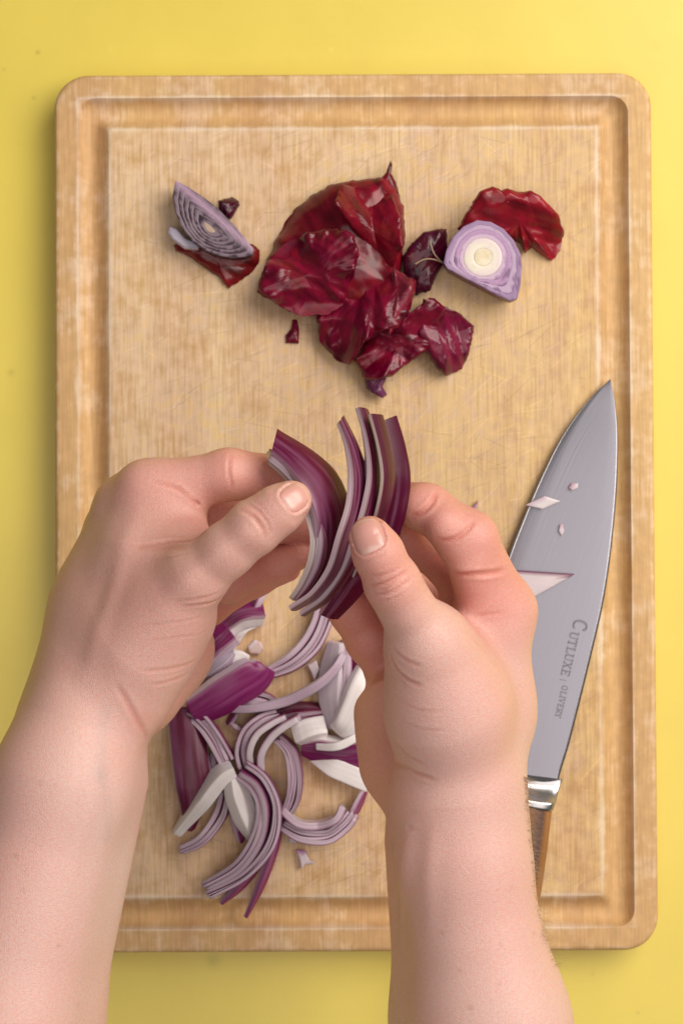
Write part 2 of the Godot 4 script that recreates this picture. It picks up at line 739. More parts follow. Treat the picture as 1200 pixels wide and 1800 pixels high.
# a thin papery sheet: outline in pixels round a middle, raised to a dome with crumples; two faces a little apart
func skin_sheet(called: String, outline: Array, cx: float, cy: float, base: float, dome: float, crumple: float, seed: float, tone: Color, m: Material, parent: Node, opt := {}) -> MeshInstance3D:
	var poly := PackedVector3Array()
	for q in outline:
		poly.append(at(q[0], q[1], base))
	poly.append(poly[0])
	var rim := PackedVector3Array()
	var total := 0.0
	for i in poly.size() - 1:
		total += poly[i].distance_to(poly[i + 1])
	var count := 120
	for i in poly.size() - 1:
		var steps := maxi(1, int(round(poly[i].distance_to(poly[i + 1]) / total * count)))
		for s in steps:
			rim.append(poly[i].lerp(poly[i + 1], float(s) / steps))
	count = rim.size()
	var mid := at(cx, cy, base)
	var tilt: Vector2 = opt.get("tilt", Vector2.ZERO)
	var v := PackedVector3Array()
	var col := PackedColorArray()
	var idx := PackedInt32Array()
	var rr := 30
	var ax: float = deg_to_rad(opt.get("grain", 70.0))
	var g := RandomNumberGenerator.new()
	g.seed = int(seed * 101.0)
	var folds: Array[Vector3] = []
	for k in int(opt.get("folds", 7)):
		folds.append(Vector3(ax + PI / 2 + g.randfn(0.0, 0.45), g.randf_range(-0.75, 0.75) * sqrt(total) * 28.0, g.randf_range(0.08, 0.24) * (1.0 if k % 2 == 0 else -1.0)))
	for side in 2:
		for r in rr + 1:
			var f := float(r) / rr
			for i in count:
				var e := rim[i]
				var jag := 1.0 + 0.035 * fine.get_noise_2d(i * 9.0, seed * 40.0) + 0.02 * fine.get_noise_2d(i * 31.0, seed * 70.0)
				var q := mid.lerp(e, f * (1.0 if f < 0.6 else lerpf(1.0, jag, (f - 0.6) / 0.4)))
				var x := q.x * 1000.0
				var z := q.z * 1000.0
				# crisp folds: paper bent along a few straight lines, and a little waviness
				var ridge := 0.0
				for b in folds:
					ridge += b.z * absf((x - mid.x * 1000.0) * cos(b.x) + (z - mid.z * 1000.0) * sin(b.x) - b.y)
				ridge += 0.36 * (1.0 - 2.5 * absf(fold_noise.get_noise_3d(x * 1.2, z * 1.2, seed * 11.0))) + 0.16 * fine.get_noise_3d(x * 14.0, z * 14.0, seed)
				var h := dome * sqrt(maxf(0.0, 1.0 - f * f)) + crumple * 0.9 * ridge * (0.5 + 0.5 * f) + crumple * 0.3
				h += opt.get("curl", 0.0) * maxf(0.0, noise.get_noise_2d(i * 1.7, seed * 33.0) + 0.25) * pow(f, 4.0) * 3.0
				var rel := q - mid
				h += rel.x * 1000.0 * tilt.x + rel.z * 1000.0 * tilt.y
				h = 0.25 + (h - 0.25 if h > 1.2 else 0.95 * exp((h - 1.2) / 1.2))
				q.y = BT + (base + h) * 0.001 - (0.00022 if side == 1 else 0.0)
				v.append(q)
				var along := x * cos(ax) + z * sin(ax)
				var across := -x * sin(ax) + z * cos(ax)
				var vein := fine.get_noise_3d(across * 9.0, along * 0.8, seed * 3.0)
				var c := tone * (1.0 + 0.8 * vein + 0.35 * noise.get_noise_3d(x * 2.0, z * 2.0, seed))
				var warm := clampf(noise.get_noise_3d(x * 1.3 + 200.0, z * 1.3, seed * 2.0) - 0.12, 0.0, 1.0)
				c = c.lerp(Color(0.26, 0.025, 0.008), warm * 0.6)
				c.a = 1.0
				col.append(c)
	for side in 2:
		var first := side * (rr + 1) * count
		for r in rr:
			for i in count:
				var j := (i + 1) % count
				var k := first + r * count
				idx.append_array([k + i, k + j, k + count + i, k + j, k + count + j, k + count + i])
	var half := idx.size() / 2
	var n := smooth_normals(v, idx)
	for i in v.size():
		var below := i >= (rr + 1) * count
		if (n[i].y < 0.0) != below:
			n[i] = -n[i]
	# the rim between the two faces
	var lastr := rr * count
	for i in count:
		var j := (i + 1) % count
		var o2 := (rr + 1) * count
		idx.append_array([lastr + i, lastr + j, lastr + o2 + i, lastr + j, lastr + o2 + j, lastr + o2 + i])
	return commit(called, v, n, col, PackedVector2Array(), idx, m, parent)


# a ring or slab between two outlines that are scaled from a middle; its sides go down to low
func slab(called: String, outline: PackedVector3Array, mid: Vector3, s0: float, s1: float, lift: float, drop: float, tone: Callable, m: Material, parent: Node, round_from := 1.0) -> void:
	var rings := []
	var cols := []
	var mean := 0.0
	for p in outline:
		mean += p.distance_to(mid) / outline.size()
	var radii := [[s1 * 0.94, -drop], [s1, -drop * 0.5], [s1, -0.00006], [lerpf(s1, s0, 0.08), lift], [lerpf(s1, s0, 0.35), lift], [lerpf(s1, s0, 0.65), lift], [lerpf(s1, s0, 0.94), lift], [s0, -0.00006]]
	for q in radii:
		var ring := PackedVector3Array()
		var rc := PackedColorArray()
		for i in outline.size():
			var ray := outline[i] - mid
			var even := ray.normalized() * mean
			var p: Vector3 = mid + even.lerp(ray, 1.0 if round_from >= 1.0 else smoothstep(round_from, 1.0, q[0])) * q[0]
			p.y += q[1]
			ring.append(p)
			rc.append(tone.call(p, clampf((q[0] - s0) / maxf(s1 - s0, 0.0001), 0.0, 1.0), i))
		rings.append(ring)
		cols.append(rc)
	loft(called, rings, cols, m, parent, true, s0 < 0.01)


func resample(pts: PackedVector3Array, count: int) -> PackedVector3Array:
	var total := 0.0
	var n := pts.size()
	for i in n:
		total += pts[i].distance_to(pts[(i + 1) % n])
	var out := PackedVector3Array()
	for i in n:
		var q := pts[(i + 1) % n]
		var steps := maxi(1, int(round(pts[i].distance_to(q) / total * count)))
		for s in steps:
			out.append(pts[i].lerp(q, float(s) / steps))
	return out


# ---------------------------------------------------------------- textures

func noise_image(w: int, h: int, freq: float, seed: int, octaves: int, kind := FastNoiseLite.TYPE_SIMPLEX_SMOOTH) -> PackedByteArray:
	var n := FastNoiseLite.new()
	n.seed = seed
	n.noise_type = kind
	n.frequency = freq
	n.fractal_type = FastNoiseLite.FRACTAL_FBM
	n.fractal_octaves = octaves
	var im := n.get_image(w, h, false, false, true)
	im.convert(Image.FORMAT_L8)
	return im.get_data()


func stretched(w: int, h: int, sw: int, sh: int, freq: float, seed: int, octaves: int) -> PackedByteArray:
	var n := FastNoiseLite.new()
	n.seed = seed
	n.noise_type = FastNoiseLite.TYPE_SIMPLEX_SMOOTH
	n.frequency = freq
	n.fractal_type = FastNoiseLite.FRACTAL_FBM
	n.fractal_octaves = octaves
	var im := n.get_image(sw, sh, false, false, true)
	im.convert(Image.FORMAT_L8)
	im.resize(w, h, Image.INTERPOLATE_CUBIC)
	return im.get_data()


const TW := 768
const TH := 1124

func board_textures() -> Array:
	var grain := stretched(TW, TH, TW, 60, 0.24, 3, 3)
	var broad := stretched(TW, TH, 192, 14, 0.06, 8, 2)
	var patch := noise_image(TW, TH, 0.010, 21, 4)
	var fleck := noise_image(TW, TH, 0.045, 34, 3)
	var cuts := PackedFloat32Array()
	cuts.resize(TW * TH)
	var r := RandomNumberGenerator.new()
	r.seed = 77
	# knife cuts: fine straight strokes, mostly slanting, more of them in the middle
	for s in 2600:
		var x := r.randfn(0.5, 0.22) * TW
		var y := r.randf_range(0.06, 0.94) * TH
		var ang := r.randfn(-0.62, 0.22) if s % 3 != 0 else r.randfn(0.05, 0.35)
		if s % 11 == 0:
			ang = r.randfn(1.5, 0.1)
		var length := r.randf_range(10.0, 75.0)
		var deep := r.randf_range(-0.9, 1.0)
		var dx := cos(ang)
		var dy := sin(ang)
		for k in int(length):
			var fx := x + dx * k
			var fy := y + dy * k
			var ix := int(fx)
			var iy := int(fy)
			if ix > 62 and iy > 62 and ix < TW - 62 and iy < TH - 62:
				var fade := sin(PI * (k + 1.0) / (length + 1.0))
				cuts[iy * TW + ix] += deep * fade * 0.6 * (1.0 - (fx - ix))
				cuts[iy * TW + ix + 1] += deep * fade * 0.6 * (fx - ix)
	var color := PackedByteArray()
	color.resize(TW * TH * 3)
	var height := PackedByteArray()
	height.resize(TW * TH)
	var mmx := BOARD_W * 1000.0 / TW
	var mmy := BOARD_L * 1000.0 / TH
	for y in TH:
		var ey := minf(y, TH - 1 - y) * mmy
		for x in TW:
			var i := y * TW + x
			var ex := minf(x, TW - 1 - x) * mmx
			var e := minf(ex, ey)
			var g := grain[i] / 255.0
			var b := broad[i] / 255.0
			var p := patch[i] / 255.0
			var f := fleck[i] / 255.0
			var u := float(x) / TW
			var v := float(y) / TH
			# how far the varnish is worn off: all over the cutting face, along the arrises of the groove, little elsewhere
			var worn := 0.0
			if e > 26.0:
				var mid := 1.0 - pow(absf(u - 0.46) * 2.15, 3.0) - pow(absf(v - 0.42) * 1.75, 4.0)
				worn = clampf(0.48 + 0.42 * mid + (p - 0.5) * 1.2 + (f - 0.5) * 0.8 + (g - 0.5) * 0.9, 0.0, 1.0)
			else:
				worn = clampf((p - 0.56) * 2.5 + (f - 0.5) * 1.2 + (g - 0.5) * 0.8, 0.0, 0.75)
			var arris := minf(absf(e - 11.4), absf(e - 26.3))
			worn = maxf(worn, clampf(1.25 - arris / (0.7 + 1.6 * f) + (p - 0.5) * 2.0, 0.0, 1.0))
			worn = maxf(worn, clampf(0.9 - absf(e - 1.6) / 0.9 + (f - 0.62) * 3.0, 0.0, 0.8))
			var yellow := clampf(0.25 + (u - 0.45) * 1.5 - absf(v - 0.45) * 0.9 + (f - 0.5) * 2.2 + (p - 0.5), 0.0, 0.75) * (0.75 if e > 26.0 else 0.2)
			var cr := lerpf(0.615, 0.685, worn)
			var cg := lerpf(0.385, 0.49, worn)
			var cb := lerpf(0.175, 0.315, worn)
			cr = lerpf(cr, 0.66, yellow)
			cg = lerpf(cg, 0.445, yellow)
			cb = lerpf(cb, 0.175, yellow)
			var bare := clampf(1.15 - absf(e - 26.0) / (0.9 + 1.1 * f), 0.0, 1.0) + clampf(1.1 - absf(e - 11.2) / (0.35 + 0.9 * f) + (p - 0.55) * 2.0, 0.0, 1.0)
			bare = clampf(bare * (0.65 + (p - 0.5) * 1.4), 0.0, 0.85)
			cr = lerpf(cr, 0.76, bare)
			cg = lerpf(cg, 0.605, bare)
			cb = lerpf(cb, 0.44, bare)
			var tone := 1.0 + (g - 0.5) * 0.22 + (b - 0.5) * 0.13 + (f - 0.5) * 0.18
			tone *= 1.0 - 0.36 * clampf(cuts[i], -1.2, 1.2)
			# a few dark pores along the grain
			if g < 0.27 and f > 0.55:
				tone *= 0.90
			cr *= tone
			cg *= tone * (1.0 + (b - 0.5) * 0.06)
			cb *= tone * (1.0 + (g - 0.5) * 0.15)
			var o := i * 3
			color[o] = int(clampf(pow(cr, 0.4545) * 255.0, 0.0, 255.0))
			color[o + 1] = int(clampf(pow(cg, 0.4545) * 255.0, 0.0, 255.0))
			color[o + 2] = int(clampf(pow(cb, 0.4545) * 255.0, 0.0, 255.0))
			height[i] = int(clampf(128.0 + (g - 0.5) * 34.0 - absf(cuts[i]) * 46.0 + (f - 0.5) * 24.0, 0.0, 255.0))
	var ci := Image.create_from_data(TW, TH, false, Image.FORMAT_RGB8, color)
	var hi := Image.create_from_data(TW, TH, false, Image.FORMAT_L8, height)
	return [ImageTexture.create_from_image(ci), ImageTexture.create_from_image(hi)]


func gray_texture(w: int, h: int, sw: int, sh: int, freq: float, seed: int, octaves: int, low: float, high: float) -> ImageTexture:
	var d := stretched(w, h, sw, sh, freq, seed, octaves)
	for i in d.size():
		d[i] = int(lerpf(low, high, d[i] / 255.0) * 255.0)
	return ImageTexture.create_from_image(Image.create_from_data(w, h, false, Image.FORMAT_L8, d))


func skin_relief() -> ImageTexture:
	# pores and the fine net of lines of the skin
	var n := FastNoiseLite.new()
	n.seed = 5
	n.noise_type = FastNoiseLite.TYPE_CELLULAR
	n.cellular_return_type = FastNoiseLite.RETURN_DISTANCE2_SUB
	n.frequency = 0.05
	var im := n.get_seamless_image(512, 512, false, false, 0.1, true)
	im.convert(Image.FORMAT_L8)
	return ImageTexture.create_from_image(im)


func skin_blotches() -> ImageTexture:
	# small blotches, pores and pale specks
	var a := FastNoiseLite.new()
	a.seed = 15
	a.frequency = 0.03
	a.fractal_octaves = 4
	var ia := a.get_seamless_image(512, 512, false, false, 0.1, true)
	ia.convert(Image.FORMAT_L8)
	a.seed = 16
	a.noise_type = FastNoiseLite.TYPE_CELLULAR
	a.frequency = 0.09
	a.fractal_type = FastNoiseLite.FRACTAL_NONE
	var ib := a.get_seamless_image(512, 512, false, false, 0.1, true)
	ib.convert(Image.FORMAT_L8)
	var da := ia.get_data()
	var db := ib.get_data()
	var out := PackedByteArray()
	out.resize(512 * 512 * 3)
	for i in 512 * 512:
		var n := da[i] / 255.0 - 0.5
		var p := maxf(0.0, 0.16 - db[i] / 255.0) * 1.2
		out[i * 3] = int(clampf(250.0 * (1.0 + 0.02 * n - 0.3 * p), 0.0, 255.0))
		out[i * 3 + 1] = int(clampf(246.0 * (1.0 + 0.16 * n - p), 0.0, 255.0))
		out[i * 3 + 2] = int(clampf(245.0 * (1.0 + 0.17 * n - p), 0.0, 255.0))
	return ImageTexture.create_from_image(Image.create_from_data(512, 512, false, Image.FORMAT_RGB8, out))


func plain(c: Color, rough: float, spec := 0.5) -> StandardMaterial3D:
	var m := StandardMaterial3D.new()
	m.albedo_color = c
	m.roughness = rough
	m.metallic_specular = spec
	return m


func painted(rough: float, spec := 0.5) -> StandardMaterial3D:
	var m := plain(Color.WHITE, rough, spec)
	m.vertex_color_use_as_albedo = true
	return m


# ---------------------------------------------------------------- the scene

func _ready() -> void:
	# camera
	var t := deg_to_rad(TILT)
	cam_f = Vector3(0, -cos(t), -sin(t))
	cam_u = Vector3(0, sin(t), -cos(t))
	cam_r = Vector3.RIGHT
	cam_pos = Vector3(0, BT, 0) - cam_f * CAM_DIST
	var cam := Camera3D.new()
	cam.name = "camera"
	add_child(cam)
	cam.basis = Basis(cam_r, cam_u, -cam_f)
	cam.position = cam_pos
	var lens := CameraAttributesPhysical.new()
	lens.frustum_focal_length = 42.5
	lens.exposure_aperture = 22.0
	lens.frustum_focus_distance = CAM_DIST - 0.208
	lens.frustum_near = 0.02
	lens.frustum_far = 20.0
	cam.attributes = lens
	cam.fov = rad_to_deg(2.0 * atan(900.0 / FPX))
	cam.near = 0.02
	cam.far = 20.0
	cam.current = true
	# light: a large soft window-like source at the right, the room's own light around
	var env := Environment.new()
	env.background_mode = Environment.BG_COLOR
	env.background_color = Color(0.07, 0.07, 0.073).linear_to_srgb()
	env.tonemap_mode = Environment.TONE_MAPPER_LINEAR
	env.tonemap_exposure = 1.04
	env.sdfgi_enabled = true
	env.ssao_enabled = true
	env.ssil_enabled = true
	var we := WorldEnvironment.new()
	we.environment = env
	add_child(we)
	var key := AreaLight3D.new()
	key.name = "softbox_light"
	key.area_size = Vector2(1.45, 1.0)
	key.light_color = Color(1.0, 0.965, 0.92)
	key.light_energy = 2.75
	key.area_range = 6.0
	key.shadow_enabled = true
	add_child(key)
	key.look_at_from_position(Vector3(0.86, 1.12, -0.55), Vector3(0.0, 0.05, 0.0), Vector3.UP)
	# the pale ceiling over the cook sends some of it back down
	var ceiling := AreaLight3D.new()
	ceiling.name = "bounce_light"
	ceiling.area_size = Vector2(1.7, 1.3)
	ceiling.light_color = Color(1.0, 0.97, 0.95)
	ceiling.light_energy = 1.05
	ceiling.area_range = 6.0
	ceiling.shadow_enabled = true
	add_child(ceiling)
	ceiling.look_at_from_position(Vector3(-0.05, 1.55, 0.45), Vector3(-0.05, 0.0, 0.45), Vector3.FORWARD)

	noise.seed = 11
	noise.frequency = 0.05
	noise.fractal_octaves = 2
	fine.seed = 23
	fine.frequency = 0.02
	fine.fractal_octaves = 3
	fold_noise.seed = 41
	fold_noise.frequency = 0.05
	fold_noise.fractal_type = FastNoiseLite.FRACTAL_NONE

	build_table()
	build_board()
	build_knife()
	build_scraps()
	build_pile()
	build_held()
	build_hands()


func build_table() -> void:
	# specks and smudges on the paint: [pixel x, pixel y, radius in mm, darkening]
	var side := 1024
	var tex := noise_image(side, side, 0.012, 4, 5)
	var mark := PackedFloat32Array()
	mark.resize(side * side)
	for q in [[67, 92, 1.0, 0.35], [8, 122, 0.8, 0.2], [60, 172, 0.9, 0.25], [20, 655, 1.6, 0.2], [375, 1688, 3.4, 0.22], [182, 1728, 0.8, 0.2], [582, 87, 0.9, -0.12], [1120, 1780, 0.8, 0.2], [1040, 1712, 0.9, 0.12], [195, 86, 1.2, -0.06], [1150, 80, 2.5, 0.05]]:
		var w := at(q[0], q[1], -18.0)
		for dy in range(-9, 10):
			for dx in range(-9, 10):
				var ix := int((w.x / 0.8 + 0.5) * side) + dx
				var iy := int((w.z / 0.8 + 0.5) * side) + dy
				var d := Vector2(ix + 0.5 - (w.x / 0.8 + 0.5) * side, iy + 0.5 - (w.z / 0.8 + 0.5) * side).length() * 800.0 / side
				mark[iy * side + ix] += q[3] * exp(-d * d / (q[2] * q[2]))
	var data := PackedByteArray()
	data.resize(side * side * 3)
	for i in side * side:
		var f := (1.0 + (tex[i] / 255.0 - 0.5) * 0.03) * (1.0 - 0.4 * mark[i])
		data[i * 3] = int(clampf(225.0 * f, 0, 255))
		data[i * 3 + 1] = int(clampf(204.0 * f, 0, 255))
		data[i * 3 + 2] = int(clampf(92.0 * f, 0, 255))
	var m := plain(Color.WHITE, 0.36, 0.5)
	m.albedo_texture = ImageTexture.create_from_image(Image.create_from_data(side, side, false, Image.FORMAT_RGB8, data))
	m.uv1_scale = Vector3(3, 3, 1)
	var v := PackedVector3Array([Vector3(-1.2, 0, -1.2), Vector3(1.2, 0, -1.2), Vector3(1.2, 0, 1.2), Vector3(-1.2, 0, 1.2)])
	var n := PackedVector3Array([Vector3.UP, Vector3.UP, Vector3.UP, Vector3.UP])
	var uv := PackedVector2Array([Vector2(0, 0), Vector2(1, 0), Vector2(1, 1), Vector2(0, 1)])
	var o := commit("table_surface", v, n, PackedColorArray(), uv, PackedInt32Array([0, 1, 2, 0, 2, 3]), m)
	o.set_meta("kind", "structure")


func board_ring(inset: float, h: float, radius: float) -> PackedVector3Array:
	var out := PackedVector3Array()
	var hx := BOARD_W * 0.5 - inset * 0.001
	var hz := BOARD_L * 0.5 - inset * 0.001
	var r := maxf(radius, 0.6) * 0.001
	var corners := [[1, -1, -90.0], [1, 1, 0.0], [-1, 1, 90.0], [-1, -1, 180.0]]
	for c in corners:
		for k in 11:
			var an := deg_to_rad(c[2] + k * 9.0)
			out.append(Vector3(c[0] * (hx - r) + cos(an) * r, h * 0.001, c[1] * (hz - r) + sin(an) * r))
	return out


func build_board() -> void:
	var tex := board_textures()
	var m := plain(Color.WHITE, 0.55, 0.4)
	m.albedo_texture = tex[0]
	m.heightmap_enabled = true
	m.heightmap_texture = tex[1]
	m.heightmap_scale = 0.04
	var top := at(623.5, 897.5, 0.0)
	var o := thing("cutting_board", "worn pale wooden cutting board with rounded corners and juice groove", "cutting board", Vector3(top.x, BT, top.z))
	o.rotation.y = deg_to_rad(0.28)
	var profiles := {
		"rim": [[1.4, -17.9, 15], [0.3, -17.2, 16], [0, -16.0, 16], [0, -3.4, 16], [0.25, -2.0, 16], [0.9, -0.8, 15.6], [1.8, -0.2, 15], [3.0, 0, 14], [10.9, 0, 8.5], [11.35, -0.12, 8.2]],
		"juice_groove": [[11.35, -0.12, 8.2], [11.7, -0.7, 8], [12.4, -2.5, 7.5], [13.5, -4.1, 6.8], [15.2, -5.3, 6], [17.2, -6.0, 5.2], [19.4, -5.7, 4.3], [21.4, -4.5, 3.4], [23.0, -2.9, 2.6], [24.6, -1.3, 2.2], [25.9, -0.35, 2]],
		"cutting_face": [[25.9, -0.35, 2], [27.0, -0.06, 1.8], [28.5, 0.0, 1.5], [60, 0.0, 1.0], [120, 0, 0.7]],
	}
	for called in profiles:
		var rings := []
		var uvs := []
		for q in profiles[called]:
			var ring := board_ring(q[0], q[1], q[2])
			var uv := PackedVector2Array()
			for p in ring:
				uv.append(Vector2(p.x / BOARD_W + 0.5, p.z / BOARD_L + 0.5))
			rings.append(ring)
			uvs.append(uv)
		var v := PackedVector3Array()
		var uvv := PackedVector2Array()
		var idx := PackedInt32Array()
		var ns: int = rings[0].size()
		for i in rings.size():
			v.append_array(rings[i])
			uvv.append_array(uvs[i])
		for i in rings.size() - 1:
			for j in ns:
				var k := (j + 1) % ns
				idx.append_array([i * ns + j, i * ns + k, (i + 1) * ns + j, i * ns + k, (i + 1) * ns + k, (i + 1) * ns + j])
		if called == "cutting_face":
			v.append(Vector3.ZERO)
			uvv.append(Vector2(0.5, 0.5))
			for j in ns:
				idx.append_array([(rings.size() - 1) * ns + j, (rings.size() - 1) * ns + (j + 1) % ns, v.size() - 1])
		var n := smooth_normals(v, idx)
		if n[n.size() - 4].y < 0.0:
			for i in n.size():
				n[i] = -n[i]
		# the points are in the board's own axes already
		for i in v.size():
			v[i] += o.position
		commit(called, v, n, PackedColorArray(), uvv, idx, m, o)


# ---------------------------------------------------------------- knife

func build_knife() -> void:
	var o := thing("chef_knife", "chef knife with engraved steel blade and wooden handle lying on the board", "knife", at(1000, 1000, 0))
	var steel := plain(Color(0.295, 0.285, 0.325).linear_to_srgb(), 0.32)
	steel.metallic = 1.0
	steel.heightmap_enabled = true
	steel.heightmap_texture = gray_texture(512, 512, 512, 6, 0.25, 6, 3, 0.0, 1.0)
	steel.heightmap_scale = 0.0022
	var bright := plain(Color(0.62, 0.61, 0.63).linear_to_srgb(), 0.30)
	bright.metallic = 1.0
	var edge := [[1072, 666], [1030, 708], [985, 770], [945, 848], [912, 925], [889, 985], [860, 1075], [836, 1165], [816, 1260], [800, 1350], [796, 1385], [792, 1408]]
	var spine := [[1072, 666], [1080, 708], [1085, 765], [1083, 860], [1073, 970], [1059, 1062], [1039, 1150], [1017, 1240], [999, 1310], [986, 1352], [980, 1374], [972, 1398]]
	var e := PackedVector3Array()
	var s := PackedVector3Array()
	for i in edge.size():
		var h := lerpf(3.0, 6.5, float(i) / (edge.size() - 1))
		e.append(at(edge[i][0], edge[i][1], h))
		s.append(at(spine[i][0], spine[i][1], h))
	var count := 60
	e = spline(e, count)
	s = spline(s, count)
	# the flat of the blade: from the bevel to the rounded spine; below it the same again
	var half := PackedFloat32Array([0.03, 0.2, 0.5, 0.8, 0.965, 0.985, 1.0])
	var thick := PackedFloat32Array([0.35, 0.5, 0.8, 1.05, 1.15, 1.0, 0.4])
	var rings := []
	var uvs := []
	for i in count:
		var ring := PackedVector3Array()
		var uv := PackedVector2Array()
		var slim := smoothstep(0.0, 0.25, float(i) / count) * 0.7 + 0.3
		for side in 2:
			for j in half.size():
				var k := j if side == 0 else half.size() - 1 - j
				var p := e[i].lerp(s[i], half[k])
				p.y += thick[k] * slim * 0.001 * (1.0 if side == 0 else -1.0)
				ring.append(p)
				uv.append(Vector2((e[i].distance_to(s[i]) * half[k]) * 9.0, i * 0.02))
		rings.append(ring)
		uvs.append(uv)
	var blade := loft("blade", rings, [], steel, o, true, true, uvs)
	var bevel := []
	for i in count:
		var slim := smoothstep(0.0, 0.25, float(i) / count) * 0.7 + 0.3
		var q := e[i].lerp(s[i], 0.03)
		bevel.append(PackedVector3Array([e[i], q + Vector3.UP * 0.00036 * slim, q - Vector3.UP * 0.00036 * slim]))
	var honed := plain(Color(0.50, 0.49, 0.51).linear_to_srgb(), 0.3)
	honed.metallic = 1.0
	loft("cutting_edge", bevel, [], honed, blade, true, true)
	# bolster: a steel collar that swells from the blade to the handle
	var ax := (at(845, 1830, 8) - at(940, 1372, 7)).normalized()
	var lat := ax.cross(Vector3.UP).normalized()
	if lat.x < 0.0:
		lat = -lat
	var q0 := at(928, 1374, 7)
	var rows := []
	for i in 21:
		var f := i / 20.0
		var c := q0 + ax * (0.0150 * f - 0.0045)
		var w0 := lerpf(0.0152, 0.0136, f)
		# hollow in front, level at the back
		var th := lerpf(0.0009, 0.0088, pow(minf(f / 0.72, 1.0), 2.2))
		if i == 20:
			th -= 0.0004
			w0 -= 0.0004
		var ring := PackedVector3Array()
		for j in 28:
			var an := TAU * j / 28.0
			var cx := signf(cos(an)) * pow(absf(cos(an)), 0.5)
			var cy := signf(sin(an)) * pow(absf(sin(an)), 0.5)
			ring.append(c + ax * (1.0 - f) * 0.004 * (1.0 - cx * cx) + lat * cx * w0 + Vector3.UP * cy * th)
		rows.append(ring)
	loft("bolster", rows, [], bright, o, true, true)
	# handle of oiled wood with flat cheeks and chamfered sides
	var wood := painted(0.45, 0.45)
	var handle := []
	var hc := []
	for i in 40:
		var f := i / 39.0
		var c := q0 + ax * (0.0108 + 0.118 * f)
		var w0 := 0.0128 + 0.0022 * sin(f * PI * 1.3) + 0.002 * f
		var th := 0.0084 + 0.0012 * sin(f * PI)
		var close := 1.0 if f < 0.95 else sqrt(maxf(0.05, 1.0 - pow((f - 0.95) / 0.05, 2.0)))
		var ring := PackedVector3Array()
		var rc := PackedColorArray()
		var prof := [[1.0, -0.45], [1.0, 0.0], [1.0, 0.45], [0.86, 0.8], [0.66, 1.0], [0.25, 1.02], [-0.25, 1.02], [-0.66, 1.0], [-0.86, 0.8], [-1.0, 0.45], [-1.0, -0.45], [-0.66, -1.0], [0.0, -1.02], [0.66, -1.0]]
		for q in prof:
			ring.append(c + lat * q[0] * w0 * close + Vector3.UP * q[1] * th * close)
			var g := fine.get_noise_3d(f * 60.0, q[0] * 120.0 + q[1] * 60.0, 3.0)
			var col := Color(0.12, 0.055, 0.028).lerp(Color(0.22, 0.095, 0.04), clampf(0.5 + g * 1.6, 0.0, 1.0))
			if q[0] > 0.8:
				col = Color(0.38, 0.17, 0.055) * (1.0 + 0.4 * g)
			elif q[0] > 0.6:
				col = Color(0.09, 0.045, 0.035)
			rc.append(col)
		handle.append(ring)
		hc.append(rc)
	loft("handle", handle, hc, wood, o, true, true)
	# engraving
	var dark := plain(Color(0.49, 0.47, 0.50), 0.5)
	dark.metallic = 0.9
	var font := SystemFont.new()
	font.font_names = PackedStringArray(["Droid Serif"])
	var down := (at(1003, 1182, 6) - at(1022, 1100, 6)).normalized()
	var text_up := Vector3.UP.cross(down).normalized()
	if text_up.x < 0.0:
		text_up = -text_up
	# [word, start pixel x, y, length in pixels]
	for w in [["C", 1002.0, 1084, 22.0], ["UTLUXE", 998.5, 1108, 80.0], ["|", 984.0, 1191, 7.0], ["OLIVERY", 985.0, 1203, 59.0]]:
		var tm := TextMesh.new()
		tm.text = w[0]
		tm.font = font
		tm.font_size = 20
		tm.depth = 0.00006
		tm.curve_step = 0.5
		tm.horizontal_alignment = HORIZONTAL_ALIGNMENT_LEFT
		tm.vertical_alignment = VERTICAL_ALIGNMENT_BOTTOM
		tm.pixel_size = w[3] * mpp(6) / font.get_string_size(w[0], HORIZONTAL_ALIGNMENT_LEFT, -1, 20).x
		var ti := MeshInstance3D.new()
		ti.name = "engraving"
		ti.mesh = tm
		ti.material_override = dark
		blade.add_child(ti, true)
		ti.basis = Basis(down, text_up, down.cross(text_up))
		ti.position = at(w[1], w[2], 6.9) - o.position


func bit(called: String, label: String, outline: Array, h0: float, thick: float, tones: Array, m: Material, group := "") -> void:
	# a small slab of onion with softly rounded edges; tones: [along first edge, elsewhere]
	var pts := PackedVector3Array()
	var cx := 0.0
	var cy := 0.0
	for q in outline:
		pts.append(at(q[0], q[1], h0))
		cx += q[0] / outline.size()
		cy += q[1] / outline.size()
	var mid := at(cx, cy, h0)
	var ring := resample(pts, 40)
	var o := thing(called, label, "onion piece", mid, group)
	var e0 := pts[0]
	var e1 := pts[1]
	var rings := []
	var cols := []
	for q in [[0.9, 0.0], [1.0, thick * 0.3], [1.0, thick * 0.75], [0.94, thick], [0.6, thick * 1.04], [0.05, thick * 1.05]]:
		var r := PackedVector3Array()
		var c := PackedColorArray()
		for p in ring:
			var x := mid.lerp(p, q[0])
			x.y += q[1] * 0.001
			r.append(x)
			var near := Geometry3D.get_closest_point_to_segment(Vector3(x.x, e0.y, x.z), e0, e1).distance_to(Vector3(x.x, e0.y, x.z))
			var col: Color = tones[0].lerp(tones[1], smoothstep(0.0010, 0.0022, near))
			col *= 1.0 + 0.12 * fine.get_noise_3d(x.x * 9000.0, x.z * 9000.0, 1.0)
			col.a = 1.0
			c.append(col)
		rings.append(r)
		cols.append(c)
	loft("flesh", rings, cols, m, o, true, true)


# ---------------------------------------------------------------- skins and onion ends at the top of the board

